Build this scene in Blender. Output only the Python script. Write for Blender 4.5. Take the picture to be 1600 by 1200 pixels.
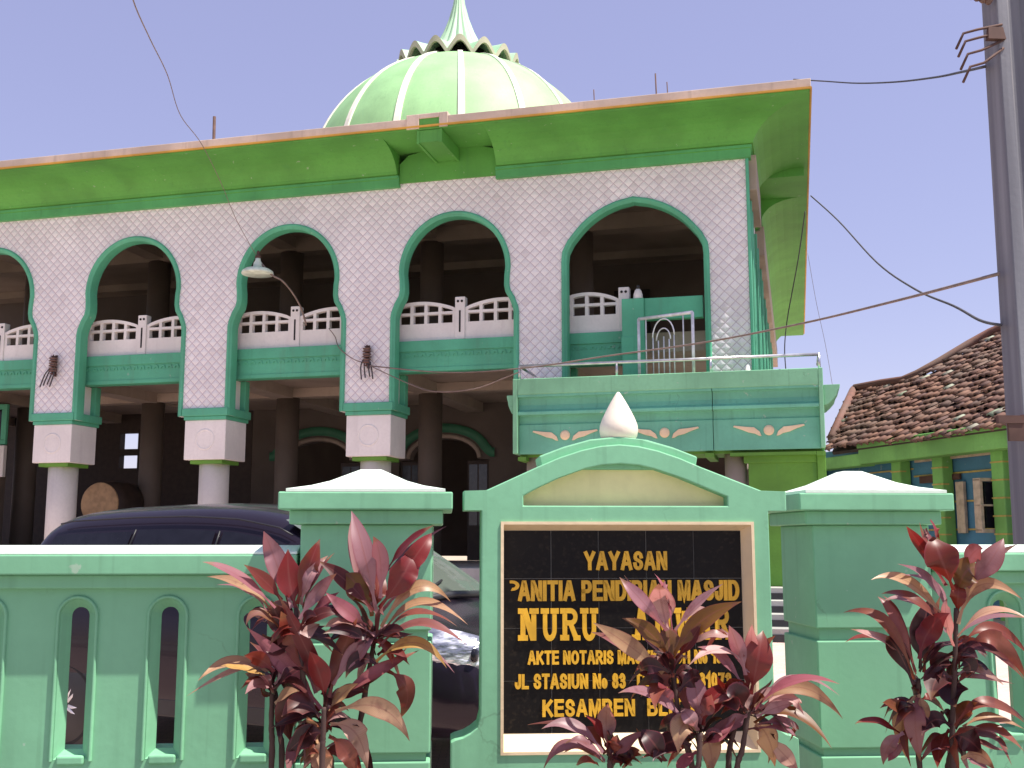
import bpy, bmesh, math, random
from mathutils import Vector, Matrix
from mathutils.geometry import tessellate_polygon
R = math.radians
random.seed(7)
for o in list(bpy.data.objects):
    bpy.data.objects.remove(o)
scene = bpy.context.scene
COL = scene.collection

# ------------------------------------------------------------------ camera
EYE = 1.5
PITCH = math.atan(243 / 1700)
cam = bpy.data.cameras.new("camera")
cam.sensor_width = 36
cam.lens = 36 * 1700 / 1600
cam.clip_start = 0.05
cam.clip_end = 3000
camo = bpy.data.objects.new("camera", cam)
COL.objects.link(camo)
camo.location = (0, 0, EYE)
camo.rotation_euler = (R(90) + PITCH, 0, 0)
scene.camera = camo

# ------------------------------------------------------------------ light
SUN = Vector((0.435, -0.160, 1.0)).normalized()
SUN_EL = math.asin(SUN.z)
SUN_AZ = math.atan2(SUN.x, SUN.y)
w = bpy.data.worlds.new("World")
scene.world = w
w.use_nodes = True
nt = w.node_tree
nt.nodes.clear()
sky = nt.nodes.new("ShaderNodeTexSky")
sky.sky_type = 'NISHITA'
sky.sun_disc = False
sky.sun_elevation = SUN_EL
sky.sun_rotation = SUN_AZ
sky.air_density = 1.0
sky.dust_density = 0.6
sky.ozone_density = 1.0
tint = nt.nodes.new("ShaderNodeMix")
tint.data_type = 'RGBA'
tint.blend_type = 'MULTIPLY'
tint.inputs[0].default_value = 1.0
tint.inputs[7].default_value = (1.15, 0.95, 0.95, 1)
bg = nt.nodes.new("ShaderNodeBackground")
bg.inputs[1].default_value = 0.115
wo = nt.nodes.new("ShaderNodeOutputWorld")
nt.links.new(sky.outputs[0], tint.inputs[6])
hz = nt.nodes.new("ShaderNodeMix")
hz.data_type = 'RGBA'
hz.inputs[0].default_value = 0.55
hz.inputs[7].default_value = (2.0, 1.93, 3.4, 1)
nt.links.new(tint.outputs[2], hz.inputs[6])
nt.links.new(hz.outputs[2], bg.inputs[0])
nt.links.new(bg.outputs[0], wo.inputs[0])
sl = bpy.data.lights.new("sun", 'SUN')
sl.energy = 4.6
sl.angle = R(0.5)
sl.color = (1.0, 0.95, 0.86)
so = bpy.data.objects.new("sun", sl)
COL.objects.link(so)
so.rotation_euler = SUN.to_track_quat('Z', 'Y').to_euler()
so.location = (10, -5, 30)
vs = scene.view_settings
vs.view_transform = 'Standard'
vs.look = 'None'
vs.exposure = 0.9
vs.gamma = 1
vs.use_curve_mapping = False

# ------------------------------------------------------------------ materials
def newmat(name):
    m = bpy.data.materials.new(name)
    m.use_nodes = True
    nt = m.node_tree
    return m, nt, nt.nodes["Principled BSDF"]

def N(nt, typ, **kw):
    n = nt.nodes.new(typ)
    for k, v in kw.items():
        setattr(n, k, v)
    return n

def mix_rgb(nt, fac, a, b, blend='MIX'):
    n = N(nt, "ShaderNodeMix", data_type='RGBA', blend_type=blend)
    for i, v in ((0, fac), (6, a), (7, b)):
        if hasattr(v, 'links'):
            nt.links.new(v, n.inputs[i])
        elif i == 0:
            n.inputs[0].default_value = v
        else:
            n.inputs[i].default_value = (*v[:3], 1)
    return n.outputs[2]

def ramp(nt, src, lo, hi):
    n = N(nt, "ShaderNodeMapRange", interpolation_type='SMOOTHSTEP')
    n.inputs[1].default_value = lo
    n.inputs[2].default_value = hi
    nt.links.new(src, n.inputs[0])
    return n.outputs[0]

def noise(nt, vec, scale, detail=4, stretch=None):
    if stretch:
        mp = N(nt, "ShaderNodeMapping")
        mp.inputs['Scale'].default_value = stretch
        nt.links.new(vec, mp.inputs[0])
        vec = mp.outputs[0]
    n = N(nt, "ShaderNodeTexNoise")
    n.inputs['Scale'].default_value = scale
    n.inputs['Detail'].default_value = detail
    nt.links.new(vec, n.inputs['Vector'])
    return n.outputs[0]

def math_(nt, op, a, b=None, c=None):
    n = N(nt, "ShaderNodeMath", operation=op)
    for i, v in enumerate((a, b, c)):
        if v is None:
            continue
        if hasattr(v, 'links'):
            nt.links.new(v, n.inputs[i])
        else:
            n.inputs[i].default_value = v
    return n.outputs[0]

def painted(name, col, rough=0.6, mottle=0.16, streak=0.25, dirt=(0.12, 0.13, 0.10), bump=0.15, big=1.3, spec=0.4, wear=0.0):
    """painted plaster: uneven coat, vertical rain streaks, fine grain"""
    m, nt, p = newmat(name)
    tc = N(nt, "ShaderNodeTexCoord").outputs['Object']
    a = noise(nt, tc, big, 6)
    dark = tuple(c * (1 - mottle * 1.6) for c in col)
    lite = tuple(min(1, c * (1 + mottle)) for c in col)
    c = mix_rgb(nt, ramp(nt, a, 0.3, 0.7), dark, lite)
    f = noise(nt, tc, 22, 3)
    c = mix_rgb(nt, math_(nt, 'MULTIPLY', ramp(nt, f, 0.35, 0.75), 0.25), c, tuple(x * 0.8 for x in col))
    if streak:
        s = noise(nt, tc, 2.6, 5, (3.2, 3.2, 0.28))
        c = mix_rgb(nt, math_(nt, 'MULTIPLY', ramp(nt, s, 0.54, 0.78), streak), c, dirt)
    if wear:
        vo = N(nt, "ShaderNodeTexVoronoi", feature='DISTANCE_TO_EDGE')
        vo.inputs['Scale'].default_value = 1.7
        ds = N(nt, "ShaderNodeTexNoise")
        ds.inputs['Scale'].default_value = 5.0
        ds.inputs['Detail'].default_value = 6
        nt.links.new(tc, ds.inputs['Vector'])
        va = N(nt, "ShaderNodeVectorMath", operation='MULTIPLY_ADD')
        va.inputs[1].default_value = (0.35, 0.35, 0.35)
        nt.links.new(ds.outputs[1], va.inputs[0])
        nt.links.new(tc, va.inputs[2])
        nt.links.new(va.outputs[0], vo.inputs['Vector'])
        thin = math_(nt, 'SUBTRACT', 1.0, ramp(nt, vo.outputs['Distance'], 0.002, 0.010))
        where = ramp(nt, noise(nt, tc, 1.9, 3), 0.56, 0.64)
        c = mix_rgb(nt, math_(nt, 'MULTIPLY', math_(nt, 'MULTIPLY', thin, where), 0.32 * wear), c, (0.05, 0.08, 0.05))
        chip = ramp(nt, noise(nt, tc, 9, 7), 0.70, 0.73)
        c = mix_rgb(nt, math_(nt, 'MULTIPLY', chip, 0.6 * wear), c, (0.45, 0.50, 0.42))
        grime = ramp(nt, noise(nt, tc, 1.1, 8), 0.50, 0.72)
        c = mix_rgb(nt, math_(nt, 'MULTIPLY', grime, 0.30 * wear), c, tuple(x * 0.55 for x in col))
        drip = ramp(nt, noise(nt, tc, 5.0, 4, (4, 4, 0.16)), 0.58, 0.72)
        c = mix_rgb(nt, math_(nt, 'MULTIPLY', drip, 0.30 * wear), c, tuple(x * 0.5 for x in col))
    nt.links.new(c, p.inputs['Base Color'])
    p.inputs['Roughness'].default_value = rough
    p.inputs['Specular IOR Level'].default_value = spec
    if bump:
        b = N(nt, "ShaderNodeBump")
        b.inputs['Strength'].default_value = bump
        b.inputs['Distance'].default_value = 0.01
        nt.links.new(noise(nt, tc, 35, 5), b.inputs['Height'])
        nt.links.new(b.outputs[0], p.inputs['Normal'])
    return m

def plain(name, col, rough=0.5, metal=0.0, spec=0.5, coat=0.0):
    m, nt, p = newmat(name)
    tc = N(nt, "ShaderNodeTexCoord").outputs['Object']
    a = noise(nt, tc, 9, 5)
    c = mix_rgb(nt, ramp(nt, a, 0.3, 0.7), tuple(x * 0.8 for x in col), tuple(min(1, x * 1.15) for x in col))
    nt.links.new(c, p.inputs['Base Color'])
    p.inputs['Roughness'].default_value = rough
    p.inputs['Metallic'].default_value = metal
    p.inputs['Specular IOR Level'].default_value = spec
    p.inputs['Coat Weight'].default_value = coat
    return m

M = {}
M['mint'] = painted('mint_paint', (0.205, 0.485, 0.285), 0.65, 0.10, 0.22, (0.09, 0.22, 0.13), 0.06, wear=0.8)
M['trim'] = painted('green_trim_paint', (0.095, 0.42, 0.25), 0.55, 0.10, 0.2, wear=0.6)
M['bounce_green'] = painted('bounce_green_paint', (0.11, 0.28, 0.035), 0.6, 0.14, 0.25, (0.05, 0.2, 0.08))  # ground bounce on undersides and the low corner wall, put into the colour
M['soffit'] = painted('soffit_bounce_green', (0.105, 0.36, 0.065), 0.65, 0.09, 0.2, (0.06, 0.24, 0.08), wear=0.7)  # yellow-green of light bounced off the ground, painted into the eaves
M['eaveband'] = painted('eave_band_bounce', (0.095, 0.39, 0.13), 0.6, 0.12, 0.25, (0.06, 0.25, 0.1), wear=0.6)  # in-between green: the fading ground bounce is painted as a step
M['doorband'] = painted('door_band_paint', (0.05, 0.20, 0.11), 0.6, 0.1, 0.2)
M['teal'] = painted('teal_paint', (0.15, 0.46, 0.31), 0.6, 0.10, 0.35, (0.10, 0.26, 0.16), wear=0.9)
M['white'] = painted('white_wall_paint', (0.76, 0.74, 0.70), 0.65, 0.06, 0.16, (0.35, 0.3, 0.3), wear=0.3)
M['sunlit_cap'] = painted('sunlit_cap_white', (0.72, 0.84, 0.72), 0.5, 0.06, 0.10, (0.4, 0.5, 0.4))  # mint tops whitened by direct sun; that brightness is in the colour
M['beige'] = painted('beige_paint', (0.38, 0.31, 0.25), 0.65, 0.12, 0.2)
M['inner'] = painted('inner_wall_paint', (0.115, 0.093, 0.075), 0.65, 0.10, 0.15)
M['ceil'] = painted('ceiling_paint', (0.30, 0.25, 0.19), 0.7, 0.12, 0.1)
M['fascia'] = painted('fascia_plaster', (0.62, 0.50, 0.40), 0.7, 0.14, 0.45, (0.26, 0.2, 0.16))
M['ochre'] = painted('ochre_paint', (0.62, 0.34, 0.06), 0.6, 0.12, 0.1)
M['cream'] = painted('cream_paint', (0.78, 0.62, 0.40), 0.6, 0.08, 0.25, (0.45, 0.3, 0.15), wear=0.4)
M['yellow'] = painted('pale_yellow_paint', (0.76, 0.70, 0.36), 0.6, 0.10, 0.25, (0.35, 0.33, 0.15))
M['offwhite'] = painted('column_paint', (0.72, 0.67, 0.58), 0.6, 0.06, 0.2, (0.4, 0.34, 0.28), wear=0.4)
M['ivory'] = painted('ivory_paint', (0.80, 0.70, 0.58), 0.45, 0.05, 0.1, (0.5, 0.4, 0.3))
M['dome'] = painted('dome_green_paint', (0.30, 0.54, 0.25), 0.6, 0.08, 0.3, (0.22, 0.42, 0.22), wear=0.5)
M['domewhite'] = painted('dome_rib_paint', (0.80, 0.78, 0.66), 0.5, 0.05, 0.1, (0.5, 0.5, 0.4))
M['crown'] = painted('crown_green_paint', (0.38, 0.58, 0.38), 0.5, 0.06, 0.1, (0.3, 0.5, 0.3))
M['rim'] = painted('crown_rim_paint', (0.40, 0.40, 0.28), 0.6, 0.1, 0.2)
M['dark'] = plain('void_shade', (0.012, 0.011, 0.012), 0.8)  # near-black solids stand in for the shade inside openings
M['greymetal'] = plain('steel_pipe', (0.55, 0.55, 0.56), 0.3, 0.85)
M['gatewhite'] = plain('silver_gate_paint', (0.76, 0.76, 0.78), 0.35, 0.1)
M['rust'] = plain('rusty_iron', (0.10, 0.05, 0.04), 0.8, 0.2)
M['cable'] = plain('cable_rubber', (0.05, 0.045, 0.05), 0.6)
M['wireweb'] = plain('weathered_wire', (0.20, 0.15, 0.13), 0.6)
M['glassdark'] = plain('tinted_glass', (0.012, 0.012, 0.018), 0.06, 0, 0.3)
M['doorglass'] = plain('door_glass', (0.05, 0.06, 0.07), 0.15, 0, 0.5)
M['wood'] = plain('dark_wood', (0.04, 0.025, 0.018), 0.6)
M['drum'] = plain('drum_skin', (0.42, 0.27, 0.14), 0.7)
M['step'] = painted('grey_step_render', (0.40, 0.40, 0.37), 0.7, 0.12, 0.1)
M['tread'] = plain('dark_step_tile', (0.03, 0.03, 0.035), 0.35)
M['bluewall'] = painted('blue_wall_paint', (0.075, 0.23, 0.37), 0.6, 0.14, 0.3, (0.05, 0.12, 0.18), wear=0.6)
M['housegreen'] = painted('house_green_paint', (0.20, 0.47, 0.12), 0.6, 0.16, 0.35, (0.14, 0.36, 0.12), wear=0.6)
M['line'] = plain('yellow_line_paint', (0.48, 0.36, 0.10), 0.6)
M['palewood'] = plain('pale_wood', (0.50, 0.40, 0.30), 0.7)
M['letter'] = plain('gold_letter', (0.72, 0.40, 0.02), 0.45)
M['grout'] = plain('tile_grout', (0.22, 0.22, 0.20), 0.8)
M['lamp'] = plain('lamp_enamel', (0.62, 0.72, 0.60), 0.35)
M['porcelain'] = plain('brown_porcelain', (0.12, 0.06, 0.045), 0.3)
M['tyre'] = plain('tyre_rubber', (0.012, 0.012, 0.012), 0.8)
M['alloy'] = plain('alloy_rim', (0.78, 0.78, 0.79), 0.35, 0.15)
M['chrome'] = plain('headlight_reflector', (0.92, 0.93, 0.96), 0.22, 0.35)
M['black'] = plain('black_plastic', (0.015, 0.015, 0.016), 0.5)
M['bark'] = plain('dark_stem_bark', (0.06, 0.03, 0.025), 0.85)

def car_paint():
    m, nt, p = newmat('dark_car_paint')
    p.inputs['Base Color'].default_value = (0.016, 0.011, 0.019, 1)
    p.inputs['Roughness'].default_value = 0.22
    p.inputs['Metallic'].default_value = 0.3
    p.inputs['Coat Weight'].default_value = 0.15
    p.inputs['Specular IOR Level'].default_value = 0.25
    p.inputs['Coat Roughness'].default_value = 0.04
    return m
M['car'] = car_paint()
def reflector():
    m, nt, p = newmat('headlight_reflector')
    tc = N(nt, "ShaderNodeTexCoord").outputs['Object']
    st = noise(nt, tc, 7, 4, (1.0, 1.0, 3.2))
    c = mix_rgb(nt, ramp(nt, st, 0.40, 0.60), (0.22, 0.23, 0.28), (0.92, 0.92, 0.96))
    nt.links.new(c, p.inputs['Base Color'])
    p.inputs['Roughness'].default_value = 0.18
    p.inputs['Metallic'].default_value = 0.5
    p.inputs['Coat Weight'].default_value = 1.0
    b = N(nt, "ShaderNodeBump")
    b.inputs['Strength'].default_value = 0.6
    b.inputs['Distance'].default_value = 0.03
    nt.links.new(noise(nt, tc, 11, 2, (1.0, 1.0, 2.5)), b.inputs['Height'])
    nt.links.new(b.outputs[0], p.inputs['Normal'])
    return m
M['chrome'] = reflector()

def lattice():
    m, nt, p = newmat('diamond_plaster')
    tc = N(nt, "ShaderNodeTexCoord").outputs['Object']
    sp = N(nt, "ShaderNodeSeparateXYZ")
    wob = N(nt, "ShaderNodeTexNoise")
    wob.inputs['Scale'].default_value = 1.1
    nt.links.new(tc, wob.inputs['Vector'])
    nt.links.new(tc, sp.inputs[0])
    xx = math_(nt, 'ADD', sp.outputs[0], math_(nt, 'MULTIPLY', sp.outputs[1], 1.0))
    zz = math_(nt, 'ADD', sp.outputs[2], math_(nt, 'MULTIPLY', wob.outputs[0], 0.05))
    p_ = 0.159
    es = []
    ids = []
    for op in ('ADD', 'SUBTRACT'):
        u = math_(nt, 'DIVIDE', math_(nt, op, xx, zz), p_)
        f = math_(nt, 'FRACT', u)
        ids.append(math_(nt, 'FLOOR', u))
        es.append(math_(nt, 'MULTIPLY', math_(nt, 'ABSOLUTE', math_(nt, 'SUBTRACT', f, 0.5)), 2.0))
    mx = math_(nt, 'MAXIMUM', es[0], es[1])
    h = math_(nt, 'SUBTRACT', 1.0, mx)
    g = ramp(nt, mx, 0.84, 0.95)
    a = noise(nt, tc, 0.9, 6)
    c = mix_rgb(nt, ramp(nt, a, 0.3, 0.72), (0.73, 0.725, 0.72), (0.86, 0.85, 0.84))
    s = noise(nt, tc, 2.2, 5, (3, 3, 0.3))
    c = mix_rgb(nt, math_(nt, 'MULTIPLY', ramp(nt, s, 0.55, 0.8), 0.22), c, (0.42, 0.36, 0.36))
    cb = N(nt, "ShaderNodeCombineXYZ")
    nt.links.new(ids[0], cb.inputs[0]); nt.links.new(ids[1], cb.inputs[1])
    wn = N(nt, "ShaderNodeTexWhiteNoise", noise_dimensions='2D')
    nt.links.new(cb.outputs[0], wn.inputs['Vector'])
    c = mix_rgb(nt, math_(nt, 'MULTIPLY', wn.outputs[0], 0.30), c, (0.56, 0.53, 0.54))
    c = mix_rgb(nt, math_(nt, 'MULTIPLY', ramp(nt, wn.outputs[0], 0.965, 0.97), 0.18), c, (0.45, 0.38, 0.36))
    f = noise(nt, tc, 14, 4)
    gg = math_(nt, 'MULTIPLY', g, math_(nt, 'ADD', 0.35, math_(nt, 'MULTIPLY', f, 0.8)))
    c = mix_rgb(nt, gg, c, (0.44, 0.36, 0.40))
    nt.links.new(c, p.inputs['Base Color'])
    p.inputs['Roughness'].default_value = 0.65
    b = N(nt, "ShaderNodeBump")
    b.inputs['Strength'].default_value = 1.0
    b.inputs['Distance'].default_value = 0.008
    nt.links.new(ramp(nt, h, 0.0, 0.75), b.inputs['Height'])
    nt.links.new(b.outputs[0], p.inputs['Normal'])
    return m
M['lattice'] = lattice()

def granite():
    m, nt, p = newmat('black_granite_tile')
    tc = N(nt, "ShaderNodeTexCoord").outputs['Object']
    n = noise(nt, tc, 60, 6)
    c = mix_rgb(nt, ramp(nt, n, 0.5, 0.8), (0.005, 0.004, 0.004), (0.022, 0.017, 0.012))
    d = noise(nt, tc, 3.0, 6)
    c = mix_rgb(nt, math_(nt, 'MULTIPLY', ramp(nt, d, 0.5, 0.75), 0.3), c, (0.03, 0.025, 0.017))
    nt.links.new(c, p.inputs['Base Color'])
    p.inputs['Roughness'].default_value = 0.45
    p.inputs['Specular IOR Level'].default_value = 0.18
    return m
M['granite'] = granite()

def paving():
    m, nt, p = newmat('pink_pavers')
    tc = N(nt, "ShaderNodeTexCoord").outputs['Object']
    br = N(nt, "ShaderNodeTexBrick")
    br.inputs['Scale'].default_value = 5.0
    br.inputs['Color1'].default_value = (0.58, 0.42, 0.37, 1)
    br.inputs['Color2'].default_value = (0.50, 0.35, 0.30, 1)
    br.inputs['Mortar'].default_value = (0.34, 0.26, 0.22, 1)
    br.inputs['Mortar Size'].default_value = 0.015
    nt.links.new(tc, br.inputs['Vector'])
    n = noise(nt, tc, 0.8, 6)
    c = mix_rgb(nt, math_(nt, 'MULTIPLY', ramp(nt, n, 0.4, 0.7), 0.4), br.outputs[0], (0.58, 0.45, 0.39))
    nt.links.new(c, p.inputs['Base Color'])
    p.inputs['Roughness'].default_value = 0.85
    return m
M['paving'] = paving()

def soil(name, c1, c2, scale=2.0):
    m, nt, p = newmat(name)
    tc = N(nt, "ShaderNodeTexCoord").outputs['Object']
    n = noise(nt, tc, scale, 8)
    c = mix_rgb(nt, ramp(nt, n, 0.3, 0.7), c1, c2)
    nt.links.new(c, p.inputs['Base Color'])
    p.inputs['Roughness'].default_value = 0.95
    b = N(nt, "ShaderNodeBump")
    b.inputs['Strength'].default_value = 0.5
    nt.links.new(noise(nt, tc, scale * 12, 6), b.inputs['Height'])
    nt.links.new(b.outputs[0], p.inputs['Normal'])
    return m
M['ground'] = soil('dry_ground', (0.34, 0.27, 0.19), (0.46, 0.37, 0.27), 0.4)
M['bed'] = soil('bed_soil', (0.10, 0.07, 0.05), (0.19, 0.14, 0.10), 3)
M['asphalt'] = soil('asphalt', (0.05, 0.05, 0.05), (0.08, 0.078, 0.075), 3)
M['walk'] = soil('concrete_walk', (0.40, 0.37, 0.33), (0.52, 0.48, 0.43), 1.2)

def concrete_pole():
    m, nt, p = newmat('pole_concrete')
    tc = N(nt, "ShaderNodeTexCoord").outputs['Object']
    a = noise(nt, tc, 3, 5, (3, 3, 0.12))
    c = mix_rgb(nt, ramp(nt, a, 0.32, 0.7), (0.13, 0.13, 0.155), (0.24, 0.24, 0.265))
    s = noise(nt, tc, 2, 5, (6, 6, 0.22))
    c = mix_rgb(nt, math_(nt, 'MULTIPLY', ramp(nt, s, 0.60, 0.72), 0.6), c, (0.40, 0.34, 0.30))
    nt.links.new(c, p.inputs['Base Color'])
    p.inputs['Roughness'].default_value = 0.8
    b = N(nt, "ShaderNodeBump")
    b.inputs['Strength'].default_value = 0.15
    b.inputs['Distance'].default_value = 0.01
    nt.links.new(noise(nt, tc, 30, 6), b.inputs['Height'])
    nt.links.new(b.outputs[0], p.inputs['Normal'])
    return m
M['pole'] = concrete_pole()

def attr_mat(name, attr, rough, leaf=False):
    m, nt, p = newmat(name)
    at = N(nt, "ShaderNodeAttribute", attribute_name=attr)
    tc = N(nt, "ShaderNodeTexCoord")
    c = at.outputs['Color']
    if leaf:
        sp = N(nt, "ShaderNodeSeparateXYZ")
        nt.links.new(tc.outputs['UV'], sp.inputs[0])
        u = math_(nt, 'ABSOLUTE', math_(nt, 'SUBTRACT', sp.outputs[0], 0.5))     # 0 midrib .. .5 edge
        v = sp.outputs[1]
        # slanting side veins
        st = math_(nt, 'FRACT', math_(nt, 'MULTIPLY', math_(nt, 'SUBTRACT', v, math_(nt, 'MULTIPLY', u, 0.5)), 26))
        st = ramp(nt, math_(nt, 'ABSOLUTE', math_(nt, 'SUBTRACT', st, 0.5)), 0.25, 0.5)
        c = mix_rgb(nt, math_(nt, 'MULTIPLY', st, 0.22), c, (0.06, 0.01, 0.015), 'MIX')
        n1 = noise(nt, tc.outputs['Object'], 18, 5)
        c = mix_rgb(nt, math_(nt, 'MULTIPLY', ramp(nt, n1, 0.52, 0.75), 0.55), c, (0.10, 0.025, 0.03))
        c = mix_rgb(nt, math_(nt, 'MULTIPLY', ramp(nt, u, 0.42, 0.5), 0.5), c, (0.20, 0.03, 0.05))
        c = mix_rgb(nt, math_(nt, 'MULTIPLY', math_(nt, 'SUBTRACT', 1.0, ramp(nt, u, 0.02, 0.06)), 0.35), c, (0.22, 0.07, 0.06))
    else:
        n1 = noise(nt, tc.outputs['Object'], 6, 6)
        c = mix_rgb(nt, math_(nt, 'MULTIPLY', ramp(nt, n1, 0.45, 0.75), 0.45), c, (0.06, 0.04, 0.032))
        n2 = noise(nt, tc.outputs['Object'], 0.9, 5)
        c = mix_rgb(nt, math_(nt, 'MULTIPLY', ramp(nt, n2, 0.48, 0.7), 0.5), c, (0.13, 0.10, 0.075))
    nt.links.new(c, p.inputs['Base Color'])
    p.inputs['Roughness'].default_value = rough
    if leaf:
        p.inputs['Specular IOR Level'].default_value = 0.4
        tr = N(nt, "ShaderNodeBsdfTranslucent")
        c2 = mix_rgb(nt, 1.0, c, (1.5, 0.75, 0.7), 'MULTIPLY')
        nt.links.new(c2, tr.inputs[0])
        mx = N(nt, "ShaderNodeMixShader")
        mx.inputs[0].default_value = 0.28
        out = nt.nodes["Material Output"]
        nt.links.new(p.outputs[0], mx.inputs[1])
        nt.links.new(tr.outputs[0], mx.inputs[2])
        nt.links.new(mx.outputs[0], out.inputs[0])
    return m
M['leaf'] = attr_mat('ti_leaf', 'leaf_tint', 0.42, True)
M['rooftile'] = attr_mat('clay_tile', 'tile_tint', 0.8)

# ------------------------------------------------------------------ frames and mesh helpers
class Frame:
    def __init__(s, o, yaw):
        a = R(yaw)
        s.o = Vector(o)
        s.yaw = yaw
        s.x = Vector((math.cos(a), -math.sin(a), 0))
        s.y = Vector((math.sin(a), math.cos(a), 0))
    def w(s, x, y, z):
        return s.o + s.x * x + s.y * y + Vector((0, 0, z))
BF = Frame((3.56825, 16, 0), 14.6)      # mosque facade corner
FF = Frame((0, 4.5, 0), -3.4)           # street wall
WF = Frame((0, 0, 0), 0)

def ray(px, py):
    x = (px - 800) / 1700
    y = -(py - 600) / 1700
    c, s = math.cos(PITCH), math.sin(PITCH)
    return Vector((x, c - y * s, s + y * c))
def at(px, py, Y):
    r = ray(px, py)
    return Vector((0, 0, EYE)) + r * (Y / r.y)

def root(name, label, cat, frame, loc, group=None):
    o = bpy.data.objects.new(name, None)
    o.empty_display_size = 0.2
    COL.objects.link(o)
    o.location = frame.w(*loc)
    o.rotation_euler = (0, 0, R(-frame.yaw))
    o['label'] = label
    o['category'] = cat
    if group:
        o['group'] = group
    OFF[o.name] = Vector(loc)
    return o
OFF = {}

class MB:
    def __init__(s):
        s.v = []
        s.f = []
        s.sm = []
    def add(s, vs, fs, smooth=False):
        n = len(s.v)
        s.v += [tuple(v) for v in vs]
        for f in fs:
            s.f.append(tuple(i + n for i in f))
            s.sm.append(smooth)
        return s
    def box(s, x0, x1, y0, y1, z0, z1, taper=0, tapery=None):
        t = taper
        u = taper if tapery is None else tapery
        vs = [(x0, y0, z0), (x1, y0, z0), (x1, y1, z0), (x0, y1, z0),
              (x0 + t, y0 + u, z1), (x1 - t, y0 + u, z1), (x1 - t, y1 - u, z1), (x0 + t, y1 - u, z1)]
        return s.add(vs, [(3, 2, 1, 0), (4, 5, 6, 7), (0, 1, 5, 4), (1, 2, 6, 5), (2, 3, 7, 6), (3, 0, 4, 7)])
    def prism(s, poly, y0, y1, smooth=False):
        """poly in (x,z), extruded from y0 to y1"""
        n = len(poly)
        ar = sum(poly[i][0] * poly[(i + 1) % n][1] - poly[(i + 1) % n][0] * poly[i][1] for i in range(n))
        if ar < 0:
            poly = poly[::-1]
        vs = [(x, y0, z) for x, z in poly] + [(x, y1, z) for x, z in poly]
        tri = tessellate_polygon([[Vector((x, z, 0)) for x, z in poly]])
        fs = []
        for a, b, c in tri:
            cr = (poly[b][0] - poly[a][0]) * (poly[c][1] - poly[a][1]) - (poly[c][0] - poly[a][0]) * (poly[b][1] - poly[a][1])
            if cr < 0:
                b, c = c, b
            fs.append((a, b, c))
            fs.append((n + a, n + c, n + b))
        s.add(vs, fs)
        base = len(s.v) - 2 * n
        for i in range(n):
            j = (i + 1) % n
            s.f.append((base + i, base + n + i, base + n + j, base + j))
            s.sm.append(smooth)
        return s
    def sweep(s, path, prof, closed=False, smooth=True, caps=True):
        """path: (x,z) points; prof: (n,y) cross-section, n along the left normal of the path"""
        P = [Vector((a, b)) for a, b in path]
        n = len(P)
        rows = []
        for i in range(n):
            a = P[i - 1] if (i > 0 or closed) else None
            b = P[(i + 1) % n] if (i < n - 1 or closed) else None
            d1 = (P[i] - a).normalized() if a is not None else None
            d2 = (b - P[i]).normalized() if b is not None else None
            if d1 is None: d1 = d2
            if d2 is None: d2 = d1
            n1 = Vector((-d1.y, d1.x))
            n2 = Vector((-d2.y, d2.x))
            m = (n1 + n2)
            if m.length < 1e-6:
                m = n1
            m.normalize()
            m = m / max(0.35, m.dot(n1))
            rows.append([(P[i].x + m.x * q, yy, P[i].y + m.y * q) for q, yy in prof])
        k = len(prof)
        vs = [v for r in rows for v in r]
        fs = []
        for i in range(n if closed else n - 1):
            i2 = (i + 1) % n
            for j in range(k - 1):
                fs.append((i * k + j, i * k + j + 1, i2 * k + j + 1, i2 * k + j))
        s.add(vs, fs, smooth)
        return s
    def lathe(s, prof, c=(0, 0, 0), n=24, axis='z', smooth=True, arc=None):
        vs = []
        cx, cy, cz = c
        for r, h in prof:
            for i in range(n):
                a = 2 * math.pi * i / n
                p = (r * math.cos(a), r * math.sin(a), h)
                if axis == 'y':
                    p = (p[0], p[2], p[1])
                elif axis == 'x':
                    p = (p[2], p[0], p[1])
                vs.append((p[0] + cx, p[1] + cy, p[2] + cz))
        fs = []
        m = len(prof)
        for j in range(m - 1):
            for i in range(n):
                i2 = (i + 1) % n
                fs.append((j * n + i, j * n + i2, (j + 1) * n + i2, (j + 1) * n + i))
        if prof[0][0] > 1e-4:
            fs.append(tuple(range(n))[::-1])
        if prof[-1][0] > 1e-4:
            fs.append(tuple((m - 1) * n + i for i in range(n)))
        return s.add(vs, fs, smooth)
    def tube(s, pts, r, n=8, smooth=True):
        pts = [Vector(p) for p in pts]
        rr = r if isinstance(r, (list, tuple)) else [r] * len(pts)
        vs = []
        up = Vector((0.13, 0.31, 0.94))
        for i, p in enumerate(pts):
            d = (pts[min(i + 1, len(pts) - 1)] - pts[max(i - 1, 0)])
            if d.length < 1e-9:
                d = Vector((0, 0, 1))
            d.normalize()
            a = d.cross(up)
            if a.length < 0.05:
                a = d.cross(Vector((1, 0, 0)))
            a.normalize()
            b = d.cross(a)
            for k in range(n):
                t = 2 * math.pi * k / n
                vs.append(p + (a * math.cos(t) + b * math.sin(t)) * rr[i])
        fs = []
        for i in range(len(pts) - 1):
            for k in range(n):
                k2 = (k + 1) % n
                fs.append((i * n + k, i * n + k2, (i + 1) * n + k2, (i + 1) * n + k))
        fs.append(tuple(range(n))[::-1])
        fs.append(tuple((len(pts) - 1) * n + k for k in range(n)))
        return s.add(vs, fs, smooth)
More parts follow.
